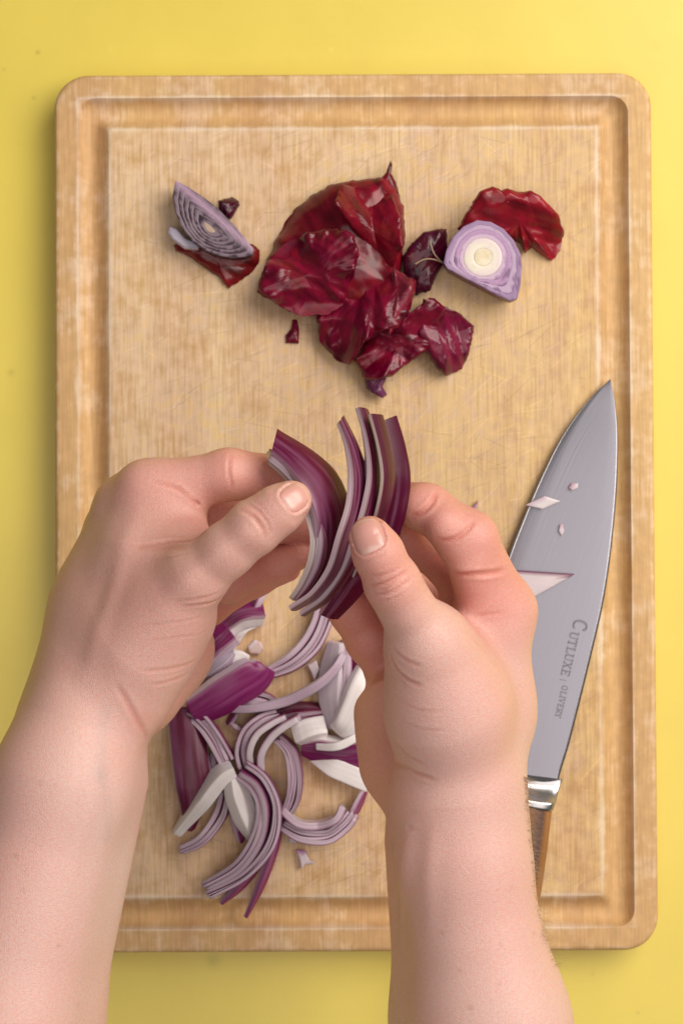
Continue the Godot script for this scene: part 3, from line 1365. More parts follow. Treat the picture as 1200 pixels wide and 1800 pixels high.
func build_scraps() -> void:
	var paper := painted(0.27, 0.55)
	paper.backlight_enabled = true
	paper.backlight = Color(0.7, 0.7, 0.7)
	var moist := painted(0.34, 0.5)
	var red := Color(0.20, 0.004, 0.018)
	var wine := Color(0.19, 0.004, 0.028)
	var grp := "papery red onion skins"
	var o := thing("onion_skin", "largest cupped dark red onion skin with a twisted pointed tip", "onion skin", at(590, 440, 0), grp)
	skin_sheet("sheet", [[664, 318], [680, 316], [697, 335], [708, 365], [712, 410], [706, 470], [703, 520], [660, 560], [610, 556], [560, 556], [520, 555], [490, 540], [452, 515], [457, 490], [470, 455], [486, 420], [502, 392], [522, 365], [545, 345], [575, 330], [605, 322], [640, 319]], 590, 440, 0.5, 17.0, 1.7, 1.0, red, paper, o, {"grain": 60.0})
	skin_sheet("stem_tip", [[686, 282], [689, 290], [687, 305], [696, 322], [700, 340], [680, 345], [660, 330], [668, 316], [678, 304], [682, 292]], 681, 318, 6.0, 3.0, 0.6, 2.0, red * 0.7, paper, o, {"grain": 80.0})
	o = thing("onion_skin", "glossy folded flap of dark red skin on the left of the skin heap", "onion skin", at(520, 490, 0), grp)
	skin_sheet("sheet", [[470, 462], [500, 428], [540, 412], [590, 404], [622, 420], [632, 455], [618, 500], [604, 535], [575, 553], [530, 556], [490, 538], [455, 514], [460, 488]], 540, 485, 13.0, 7.0, 2.6, 3.0, wine, paper, o, {"grain": 35.0, "tilt": Vector2(0.05, -0.22), "curl": 2.0})
	o = thing("onion_skin", "narrow curled strip of skin on top of the heap's middle with a pale fold", "onion skin", at(690, 520, 0), grp)
	skin_sheet("sheet", [[690, 470], [712, 484], [728, 498], [716, 540], [700, 570], [684, 590], [676, 570], [690, 530], [686, 500]], 700, 525, 17.0, 5.0, 2.0, 21.0, Color(0.24, 0.02, 0.045), paper, o, {"grain": 110.0, "tilt": Vector2(0.2, 0.0)})
	o = thing("onion_skin", "upper right fold of skin lying inside the largest cupped skin", "onion skin", at(650, 400, 0), grp)
	skin_sheet("sheet", [[600, 330], [650, 326], [690, 345], [704, 390], [706, 440], [690, 470], [660, 462], [640, 430], [612, 400], [588, 372]], 652, 398, 14.0, 6.0, 2.2, 22.0, red, paper, o, {"grain": 60.0, "tilt": Vector2(-0.08, 0.0)})
	o = thing("onion_skin", "crumpled red skin in the middle of the heap pointing towards the hands", "onion skin", at(620, 560, 0), grp)
	skin_sheet("sheet", [[632, 468], [670, 462], [706, 488], [730, 500], [722, 545], [700, 585], [664, 590], [640, 608], [614, 643], [588, 632], [562, 600], [556, 560], [575, 520], [600, 490]], 646, 552, 6.0, 12.0, 3.0, 15.0, wine, paper, o, {"grain": 100.0, "curl": 3.0})
	o = thing("onion_skin", "crumpled skin at the foot of the heap with a purple frayed tail", "onion skin", at(690, 620, 0), grp)
	skin_sheet("sheet", [[640, 596], [690, 575], [735, 545], [752, 530], [780, 545], [770, 600], [735, 630], [705, 650], [690, 664], [664, 672], [640, 668], [622, 635]], 700, 605, 3.0, 9.0, 2.4, 5.0, wine, paper, o, {"grain": 20.0, "curl": 2.0})
	skin_sheet("frayed_tail", [[640, 662], [668, 660], [680, 664], [672, 680], [680, 694], [672, 701], [656, 694], [644, 684]], 660, 678, 2.0, 3.0, 2.0, 6.0, Color(0.16, 0.035, 0.10), paper, o)
	o = thing("onion_skin", "squarish magenta red skin scrap at the right foot of the heap", "onion skin", at(775, 595, 0), grp)
	skin_sheet("sheet", [[742, 528], [770, 534], [806, 550], [833, 575], [822, 628], [812, 648], [782, 662], [766, 650], [744, 618], [730, 590]], 780, 595, 1.0, 8.0, 2.2, 7.0, Color(0.20, 0.010, 0.045), paper, o, {"grain": 70.0, "tilt": Vector2(0.02, 0.0)})
	o = thing("onion_skin", "dark purple skin scrap with rootlets between heap and root end", "onion skin", at(740, 460, 0), grp)
	skin_sheet("sheet", [[708, 470], [706, 455], [722, 432], [742, 412], [760, 408], [784, 404], [786, 440], [776, 470], [766, 486], [756, 512], [730, 520], [712, 508]], 744, 460, 1.0, 7.0, 1.8, 8.0, Color(0.075, 0.005, 0.022), paper, o, {"grain": 120.0})
	var straw := plain(Color(0.42, 0.30, 0.20).linear_to_srgb(), 0.6)
	for q in [[[758, 412, 9], [757, 430, 11], [764, 448, 11], [778, 462, 9]], [[730, 464, 10], [745, 456, 11], [762, 456, 11], [778, 462, 9]]]:
		tube("rootlet", px_path(q), 0.0004, 0.00025, straw, o)
	o = thing("onion_skin", "tiny dark red skin flake below the large cupped skin", "onion skin", at(515, 584, 0), grp)
	skin_sheet("sheet", [[514, 562], [522, 562], [526, 580], [525, 604], [503, 603], [502, 590], [512, 578]], 515, 588, 0.3, 2.0, 0.8, 9.0, wine, paper, o)

	# stem end, a cut cap lying on a piece of skin
	o = thing("onion_skin", "flat bright red skin piece under the ringed stem end", "onion skin", at(390, 470, 0), grp)
	skin_sheet("sheet", [[305, 432], [340, 425], [400, 425], [445, 430], [457, 442], [456, 462], [448, 474], [425, 492], [402, 507], [394, 500], [386, 488], [355, 468], [330, 450], [310, 442]], 385, 455, 0.3, 5.0, 0.9, 10.0, Color(0.20, 0.008, 0.012), paper, o, {"grain": 25.0})
	o = thing("onion_skin", "small dark tuft of dried stem beside the ringed stem end", "onion skin", at(400, 365, 0), grp)
	skin_sheet("sheet", [[384, 356], [396, 350], [408, 346], [420, 354], [422, 362], [414, 376], [408, 386], [396, 392], [386, 380]], 402, 368, 4.0, 6.0, 2.2, 11.0, Color(0.07, 0.004, 0.02), paper, o)
	var cap := thing("onion_end", "wedge shaped stem end with dark purple rings on its cut face", "onion end", at(370, 400, 0))
	var outline := PackedVector3Array()
	for q in [[308, 317], [330, 328], [360, 348], [385, 368], [412, 396], [432, 420], [445, 438], [444, 447], [432, 452], [410, 454], [385, 450], [360, 440], [338, 424], [320, 400], [308, 372], [304, 345]]:
		outline.append(at(q[0], q[1], 15.0))
	outline = resample(outline, 90)
	var mid := at(368, 402, 15.0)
	var cuts := [0.0, 0.14, 0.30, 0.44, 0.58, 0.72, 0.86, 1.0]
	for k in cuts.size() - 1:
		var shade := func(p: Vector3, f: float, i: int) -> Color:
			var n := fine.get_noise_3d(p.x * 14000.0, p.z * 14000.0, k * 3.0)
			var c := Color(0.21, 0.155, 0.195).lerp(Color(0.035, 0.014, 0.025), smoothstep(0.35, 0.8, f + n * 0.8))
			if k == 0:
				c = Color(0.46, 0.34, 0.25)
			# the straight cut edge is paler
			var pale := clampf(1.0 - absf((p - outline[0]).dot(Vector3(0.66, 0, -0.75))) / 0.003, 0.0, 1.0)
			c = c.lerp(Color(0.50, 0.33, 0.46), pale * 0.85)
			return c
		slab("layer", outline, mid, cuts[k], cuts[k + 1], 0.00012, 0.012, shade, moist, cap)
	bit("onion_piece", "pale lilac sliver tucked under the left side of the stem end", [[300, 402], [312, 405], [330, 424], [352, 434], [350, 442], [326, 440], [304, 424], [297, 412]], 4.0, 6.0, [Color(0.5, 0.42, 0.55), Color(0.50, 0.45, 0.55)], moist)

	# root end with a flap of skin behind it
	o = thing("onion_skin", "bright red skin flap behind the white centred root end", "onion skin", at(910, 395, 0), grp)
	skin_sheet("sheet", [[800, 408], [836, 352], [858, 342], [868, 345], [866, 350], [884, 344], [905, 348], [926, 346], [950, 362], [976, 385], [990, 408], [986, 432], [970, 460], [952, 450], [934, 436], [922, 446], [914, 430], [905, 425], [880, 440], [830, 430]], 905, 392, 1.0, 12.0, 2.0, 12.0, Color(0.28, 0.009, 0.022), paper, o, {"grain": 15.0})
	var rootend := thing("onion_end", "thick half round root end with cream core and purple rim", "onion end", at(850, 455, 0))
	var out2 := PackedVector3Array()
	for q in [[779, 462], [784, 440], [796, 416], [814, 398], [838, 387], [862, 390], [884, 402], [902, 422], [914, 446], [917, 470], [914, 500], [909, 524], [898, 529], [876, 520], [846, 504], [812, 486], [786, 472]]:
		out2.append(at(q[0], q[1], 17.0))
	out2 = resample(out2, 100)
	var mid2 := at(848, 452, 17.0)
	var cuts2 := [0.0, 0.24, 0.52, 0.64, 0.76, 0.88, 1.0]
	var tones := [Color(0.76, 0.66, 0.46), Color(0.80, 0.74, 0.62), Color(0.60, 0.44, 0.58), Color(0.46, 0.28, 0.47), Color(0.50, 0.36, 0.52), Color(0.34, 0.22, 0.38)]
	for k in cuts2.size() - 1:
		var shade := func(p: Vector3, f: float, i: int) -> Color:
			var n := fine.get_noise_3d(p.x * 9000.0, p.z * 9000.0, k * 5.0)
			var c: Color = tones[k]
			if k >= 2:
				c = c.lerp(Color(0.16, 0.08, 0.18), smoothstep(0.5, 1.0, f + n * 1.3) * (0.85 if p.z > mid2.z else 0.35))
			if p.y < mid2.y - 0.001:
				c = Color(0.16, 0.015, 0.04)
			if k <= 2:
				c = c.lerp(tones[k + 1], 0.45 * smoothstep(0.3, 1.0, f + n))
			return c * (1.0 + 0.15 * n)
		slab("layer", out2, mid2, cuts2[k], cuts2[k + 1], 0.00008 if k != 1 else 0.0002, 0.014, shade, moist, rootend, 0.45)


func tube(called: String, path: PackedVector3Array, r0: float, r1: float, m: Material, parent: Node) -> void:
	var p := spline(path, 18)
	var rings := []
	for i in p.size():
		var tan := (p[mini(i + 1, p.size() - 1)] - p[maxi(i - 1, 0)]).normalized()
		var x := tan.cross(Vector3.UP).normalized()
		var y := x.cross(tan)
		var ring := PackedVector3Array()
		for k in 7:
			ring.append(p[i] + (x * cos(TAU * k / 7.0) + y * sin(TAU * k / 7.0)) * lerpf(r0, r1, i / 17.0))
		rings.append(ring)
	loft(called, rings, [], m, parent, true, true)


# ---------------------------------------------------------------- the heap of slices

func build_pile() -> void:
	var m := painted(0.36, 0.5)
	m.subsurf_scatter_enabled = true
	m.subsurf_scatter_strength = 0.06
	var g := "cut red onion slices heaped on the board"
	var white := {"skin": WHITE_FLESH, "flesh": WHITE_FLESH, "inner": WHITE_FLESH, "light": WHITE_FLESH * 0.9}
	var gray := {"skin": Color(0.42, 0.36, 0.44), "flesh": LILAC, "inner": PALE}
	# from the top of the heap down
	onion_slice("thin purple sliver highest in the heap, just under the left ring finger", [[466, 1026, 4], [452, 1046, 6], [440, 1075, 5]], 15, 1, 3.5, {"skin": WINE, "roll": 40.0}, m, g)
	onion_slice("short white curved slice with broad purple band beside the left palm", [[372, 1122, 3], [402, 1098, 5], [430, 1080, 6], [462, 1076, 4]], 30, 1, 6.0, {"skin": Color(0.18, 0.01, 0.09), "roll": 48.0, "side": -1.0, "flesh": WHITE_FLESH, "t0": 0.1, "t1": 0.1}, m, g)
	onion_slice("white arc under the purple banded slice beside the left palm", [[400, 1150, 2], [412, 1122, 3], [430, 1100, 4], [462, 1088, 3]], 26, 1, 3.0, white, m, g)
	onion_slice("square ended purple slice nearest the left palm edge", [[364, 1152, 6], [384, 1130, 9], [408, 1108, 9]], 26, 1, 6.0, {"skin": Color(0.2, 0.012, 0.10), "roll": 55.0, "t0": 0.0, "t1": 0.0}, m, g)
	onion_slice("cream white wedge between the purple square slice and the petal", [[392, 1178, 3], [412, 1160, 5], [436, 1166, 4]], 34, 1, 4.0, white.merged({"t0": 0.2, "t1": 0.3}), m, g)
	onion_slice("greyish lilac slice lying over the purple petal's upper end", [[352, 1192, 5], [382, 1168, 8], [412, 1146, 7]], 24, 1, 4.5, gray.merged({"roll": 50.0, "t1": 0.6}), m, g)
	onion_slice("bright purple petal with pale edge beside the left wrist", [[336, 1252, 9], [372, 1234, 11], [414, 1205, 12], [452, 1182, 10], [464, 1168, 9]], 26, 1, 9.0, {"skin": Color(0.21, 0.014, 0.115), "light": Color(0.34, 0.08, 0.24), "roll": 62.0, "side": 1.0, "t0": 0.3, "t1": 0.5, "streak": 0.5, "bulge": 0.2}, m, g)
	onion_slice("layered lilac arc curving up towards the held slices", [[470, 1184, 3], [512, 1164, 4], [546, 1132, 5], [566, 1092, 6], [574, 1050, 6]], 36, 4, 5.0, {"t0": 0.6, "t1": 0.3}, m, g)
	onion_slice("long thin grey lilac slice running across the middle of the heap", [[400, 1246, 7], [440, 1246, 9], [500, 1232, 11], [556, 1204, 13], [588, 1176, 14], [604, 1148, 13]], 17, 1, 4.5, gray.merged({"t0": 0.5}), m, g)
	onion_slice("striped slice end showing under the long thin slice", [[404, 1240, 3], [436, 1226, 4], [468, 1232, 3], [490, 1246, 3]], 26, 3, 4.0, {}, m, g)
	onion_slice("dark purple slice behind the square ended arch", [[476, 1262, 3], [520, 1252, 3], [572, 1250, 3]], 22, 2, 4.0, {"roll": 35.0, "skin": DEEP * 1.4}, m, g)
	onion_slice("outer layered arch slice standing in the heap's middle", [[428, 1352, 5], [422, 1318, 6], [434, 1284, 7], [462, 1262, 7], [490, 1254, 6]], 20, 2, 6.0, {"t0": 0.2, "t1": 0.5}, m, g)
	onion_slice("middle pale arch slice inside the layered arch", [[444, 1356, 6], [440, 1320, 8], [454, 1290, 9], [482, 1270, 9], [508, 1258, 8]], 13, 1, 6.0, {"t0": 0.2, "t1": 0.2, "flesh": PALE}, m, g)
	onion_slice("inner white arch slice with a square cut end", [[460, 1360, 6], [460, 1326, 9], [476, 1296, 10], [500, 1276, 11], [526, 1262, 11]], 14, 1, 6.0, {"t0": 0.2, "t1": 0.0, "flesh": Color(0.64, 0.55, 0.62)}, m, g)
	onion_slice("four layered lilac arc running from the arch down to the curled pair", [[488, 1296, 3], [510, 1320, 4], [518, 1362, 5], [514, 1402, 4], [500, 1436, 3]], 27, 4, 5.0, {"t0": 0.5, "t1": 0.4}, m, g)
	onion_slice("layered slice coming out from under the left wrist", [[326, 1250, 6], [352, 1264, 7], [378, 1296, 8], [400, 1340, 6]], 29, 4, 5.0, {"t0": 0.2, "t1": 0.1}, m, g)
	onion_slice("broad dark purple petal lying at the left of the heap", [[324, 1236, 4], [334, 1330, 8], [338, 1390, 8], [332, 1462, 3]], 34, 1, 8.5, {"skin": DEEP * 1.2, "light": Color(0.30, 0.10, 0.22), "roll": 78.0, "side": -1.0, "t0": 0.0, "t1": 0.8, "streak": 0.45, "bulge": 0.3}, m, g)
	onion_slice("shaded slice between the dark petal and the white petal", [[372, 1322, 3], [380, 1350, 4], [384, 1390, 3]], 22, 2, 4.0, {"roll": 20.0}, m, g)
	onion_slice("striped slice below the long white petal", [[398, 1390, 4], [388, 1432, 4], [356, 1474, 4], [314, 1497, 3]], 25, 3, 4.5, {"t0": 0.3, "t1": 0.6}, m, g)
	onion_slice("long white petal pointing down to the left", [[412, 1352, 13], [386, 1364, 14], [350, 1408, 12], [310, 1466, 5]], 25, 1, 6.0, white.merged({"roll": 25.0, "flesh": Color(0.60, 0.56, 0.60), "t0": 0.35, "t1": 0.75, "skin": Color(0.58, 0.54, 0.58)}), m, g)
	onion_slice("short white petal tucked beside the long striped bundle", [[408, 1362, 12], [416, 1394, 12], [434, 1440, 9], [446, 1478, 4]], 26, 1, 6.0, white.merged({"roll": 40.0, "t0": 0.5, "t1": 0.8}), m, g)
	onion_slice("small purple tip below the short white petal", [[412, 1430, 3], [420, 1455, 3], [422, 1482, 2]], 14, 1, 3.0, {"skin": WINE, "roll": 45.0, "t1": 0.8}, m, g)
	onion_slice("largest striped bundle sweeping to the lower left of the heap", [[424, 1352, 10], [456, 1376, 11], [472, 1420, 11], [462, 1476, 9], [424, 1528, 6], [360, 1565, 3]], 46, 6, 6.0, {"t0": 0.25, "t1": 0.55}, m, g)
	onion_slice("thin purple strand under the tip of the striped bundle", [[478, 1460, 5], [452, 1516, 4], [420, 1558, 3], [384, 1592, 2]], 12, 1, 3.0, {"skin": WINE, "flesh": Color(0.30, 0.16, 0.28), "roll": 30.0, "t0": 0.4, "t1": 0.8}, m, g)
	onion_slice("thinnest purple strand reaching over the juice groove", [[490, 1420, 6], [484, 1480, 6], [458, 1554, 5], [426, 1622, 1]], 11, 1, 2.6, {"skin": WINE, "flesh": Color(0.26, 0.11, 0.22), "roll": 30.0, "t0": 0.4, "t1": 0.8}, m, g)
	onion_slice("upper strip of the curled pair at the lower right of the heap", [[494, 1424, 8], [524, 1446, 8], [560, 1450, 8], [590, 1436, 9], [604, 1412, 9]], 14, 1, 5.0, {"t0": 0.3, "t1": 0.0, "skin": Color(0.2, 0.03, 0.12)}, m, g)
	onion_slice("lower striped slice of the curled pair at the lower right", [[492, 1446, 4], [530, 1466, 5], [574, 1468, 6], [604, 1450, 7], [622, 1428, 7]], 27, 4, 5.0, {"t0": 0.3, "t1": 0.0}, m, g)
	onion_slice("thin purple strand between the curl and the right wrist", [[600, 1462, 2], [624, 1424, 4], [642, 1386, 4]], 10, 1, 2.5, {"skin": WINE, "roll": 30.0}, m, g)
	onion_slice("upright white and purple slice behind the long thin slice", [[592, 1128, 5], [586, 1176, 6], [584, 1230, 6], [590, 1280, 4]], 24, 1, 6.0, {"skin": Color(0.55, 0.48, 0.55), "light": PALE, "flesh": PALE, "roll": 55.0, "side": 1.0, "t0": 0.4, "t1": 0.5}, m, g)
	onion_slice("narrow striped slice beside the right little finger", [[606, 1120, 3], [610, 1170, 4], [608, 1226, 4], [600, 1262, 3]], 20, 2, 5.0, {"t0": 0.3}, m, g)
	onion_slice("dark purple backed slice partly under the right palm", [[650, 1130, 4], [636, 1172, 5], [620, 1222, 5]], 26, 1, 7.0, {"skin": DEEP * 1.5, "roll": 65.0, "streak": 0.2, "side": 1.0}, m, g)
	onion_slice("broad white petal at the edge of the right palm", [[656, 1176, 8], [636, 1216, 11], [612, 1268, 10], [602, 1284, 8]], 22, 1, 7.5, white.merged({"roll": 70.0, "t0": 0.0, "t1": 0.15, "side": -1.0, "bulge": 0.25}), m, g)
	onion_slice("square white block in the middle right of the heap", [[518, 1294, 5], [544, 1282, 6], [572, 1278, 6]], 30, 1, 4.6, white.merged({"roll": 60.0, "flesh": Color(0.56, 0.50, 0.54), "skin": Color(0.60, 0.55, 0.58), "t0": 0.0, "t1": 0.0, "side": -1.0}), m, g)
	onion_slice("thin cream curved slice running under the right palm", [[556, 1312, 8], [590, 1310, 9], [620, 1298, 9], [650, 1276, 8]], 15, 1, 4.5, white.merged({"t0": 0.4}), m, g)
	onion_slice("purple and white slice at the right foot of the heap", [[524, 1312, 4], [562, 1318, 5], [606, 1322, 6], [650, 1318, 6]], 26, 1, 7.0, {"skin": Color(0.19, 0.012, 0.10), "roll": 60.0, "side": 1.0, "t0": 0.6, "t1": 0.0, "flesh": WHITE_FLESH}, m, g)
	onion_slice("white wedge lowest beside the right palm edge", [[548, 1328, 3], [582, 1346, 4], [620, 1362, 4], [650, 1374, 3]], 34, 1, 3.5, white.merged({"t0": 0.6, "t1": 0.0, "flesh": Color(0.66, 0.60, 0.64)}), m, g)
	onion_slice("purple splinter lying in the gap left of the arch", [[398, 1276, 2], [408, 1262, 2], [416, 1252, 3]], 8, 1, 2.0, {"skin": WINE, "roll": 40.0}, m, g)
	onion_slice("pale splinter lying in the gap left of the arch", [[402, 1268, 2], [414, 1278, 2], [424, 1284, 2]], 9, 1, 2.0, {}, m, g)
	# crumbs
	bit("onion_piece", "pale heart shaped crumb on bare wood beside the layered arc", [[436, 1136], [448, 1124], [460, 1128], [464, 1140], [456, 1150], [440, 1148]], 0.3, 3.0, [PALE, Color(0.62, 0.46, 0.44)], m)
	bit("onion_piece", "star shaped pale crumb below the curled pair", [[520, 1492], [536, 1494], [544, 1510], [554, 1516], [536, 1518], [530, 1526], [526, 1508]], 0.3, 2.5, [Color(0.45, 0.22, 0.42), PALE], m)
	bit("onion_piece", "small translucent crumb touching the curled pair", [[508, 1470], [524, 1474], [520, 1482], [508, 1480]], 0.3, 2.0, [PALE, PALE], m)
	bit("onion_piece", "pale crumb beside the layered arc's right end", [[540, 1168], [556, 1160], [562, 1176], [552, 1196], [546, 1180]], 0.3, 3.0, [PALE, PALE], m)
	bit("onion_piece", "purple tipped sliver showing past the right index finger", [[826, 896], [840, 880], [838, 888], [832, 904]], 0.3, 2.0, [Color(0.4, 0.2, 0.38), PALE], m)
	# on the knife
	bit("onion_piece", "diamond shaped white onion piece on the knife blade", [[922, 888], [956, 872], [984, 881], [952, 895]], 5.8, 1.6, [Color(0.62, 0.48, 0.56), Color(0.70, 0.63, 0.65)], m)
	bit("onion_piece", "purple rimmed white slice on the knife blade beside the right hand", [[1009, 1009], [885, 1001], [880, 1010], [880, 1052], [934, 1051], [962, 1036]], 6.2, 2.6, [Color(0.13, 0.006, 0.06), Color(0.68, 0.58, 0.62)], m)
	bit("onion_piece", "pink speck of onion near the diamond shaped piece on the blade", [[998, 858], [1004, 849], [1015, 850], [1014, 858], [1004, 862]], 5.6, 1.2, [Color(0.5, 0.3, 0.38), PALE], m)
	bit("onion_piece", "narrow pink drop of onion mid blade", [[983, 922], [988, 921], [990, 934], [986, 942], [981, 934]], 5.8, 1.0, [Color(0.55, 0.36, 0.45), PALE], m)


# ---------------------------------------------------------------- the two slices in the fingers

func build_held() -> void:
	var m := painted(0.34, 0.42)
	m.subsurf_scatter_enabled = true
	m.subsurf_scatter_strength = 0.06
	var a := thing("onion_wedge", "red onion wedge pinched by the left thumb, one broad purple outer petal", "onion wedge", at(560, 900, 130 + LIFT))
	var layers := [
		[[[482, 776, 137], [524, 808, 140], [562, 850, 141], [582, 902, 139], [581, 956, 135], [563, 1010, 131], [532, 1056, 127]], 1.5, 9.5, 52.0, 30.0, 0.55, 0.85, {"skin": Color(0.095, 0.003, 0.030), "light": Color(0.25, 0.10, 0.19), "flesh": Color(0.48, 0.32, 0.42), "streak": 0.5, "seed": 3.0, "bulge": 0.10, "slant0": 0.3, "cut": 1}],
		[[[472, 798, 137], [508, 828, 140], [546, 878, 142], [565, 936, 141], [561, 984, 138], [543, 1024, 134], [521, 1052, 130]], 1.5, 4.0, 14.0, 10.0, 0.2, 0.5, {"flesh": Color(0.46, 0.34, 0.40), "skin": WINE, "seed": 4.0, "slant0": 0.5}],
		[[[478, 814, 134], [508, 842, 138], [536, 886, 140], [552, 938, 140], [549, 982, 138], [533, 1022, 134], [515, 1050, 130]], 1.3, 3.8, 8.0, 6.0, 0.4, 0.4, {"flesh": Color(0.52, 0.43, 0.40), "skin": Color(0.26, 0.12, 0.18), "seed": 5.0}],
	]
	for q in layers:
		var path := px_path(q[0], LIFT)
		onion_layer("layer", path, 1.0 if convex_side(path) > 0 else -1.0, q[1], q[2], q[3], q[4], q[5], q[6], q[7], m, a)
	var b := thing("onion_wedge", "red onion wedge of fanned layers held by the right thumb", "onion wedge", at(640, 880, 130 + LIFT))
	layers = [
		[[[598, 738, 140], [617, 784, 143], [629, 838, 145], [625, 890, 147], [607, 945, 148], [587, 1000, 145], [555, 1042, 139], [519, 1066, 133]], 1.25, 6.0, 40.0, 10.0, 0.75, 0.45, {"skin": Color(0.085, 0.002, 0.026), "light": Color(0.30, 0.16, 0.25), "flesh": Color(0.52, 0.39, 0.44), "seed": 6.0, "streak": 0.55, "slant0": 0.25, "cut": 1}],
		[[[636, 720, 140], [652, 776, 143], [659, 834, 145], [651, 886, 146], [631, 948, 145], [607, 1004, 141], [573, 1050, 135], [535, 1077, 129]], 1.2, 4.6, 40.0, 12.0, 0.5, 0.45, {"skin": Color(0.075, 0.003, 0.024), "light": Color(0.26, 0.15, 0.22), "flesh": Color(0.54, 0.40, 0.44), "seed": 7.0, "streak": 0.4, "slant0": -0.1, "cut": 1}],
		[[[660, 730, 143], [674, 784, 146], [681, 838, 148], [673, 890, 146], [653, 950, 140], [626, 1010, 132]], 0.7, 4.2, 40.0, 20.0, 0.2, 0.5, {"skin": Color(0.065, 0.003, 0.022), "light": Color(0.16, 0.08, 0.13), "flesh": Color(0.56, 0.42, 0.38), "seed": 8.0, "streak": 0.25, "cut": 1}],
		[[[666, 744, 136], [677, 794, 138], [680, 846, 139], [670, 908, 136], [647, 972, 130], [616, 1032, 122], [578, 1082, 116]], 1.2, 9.6, 66.0, 44.0, 0.3, 0.6, {"skin": Color(0.062, 0.002, 0.020), "light": Color(0.21, 0.10, 0.17), "flesh": Color(0.44, 0.30, 0.38), "seed": 9.0, "streak": 0.6, "bulge": 0.10, "slant0": 0.2, "cut": 1}],
	]
	for q in layers:
		var path := px_path(q[0], LIFT)
		onion_layer("layer", path, 1.0 if convex_side(path) > 0 else -1.0, q[1], q[2], q[3], q[4], q[5], q[6], q[7], m, b)


# ---------------------------------------------------------------- hands

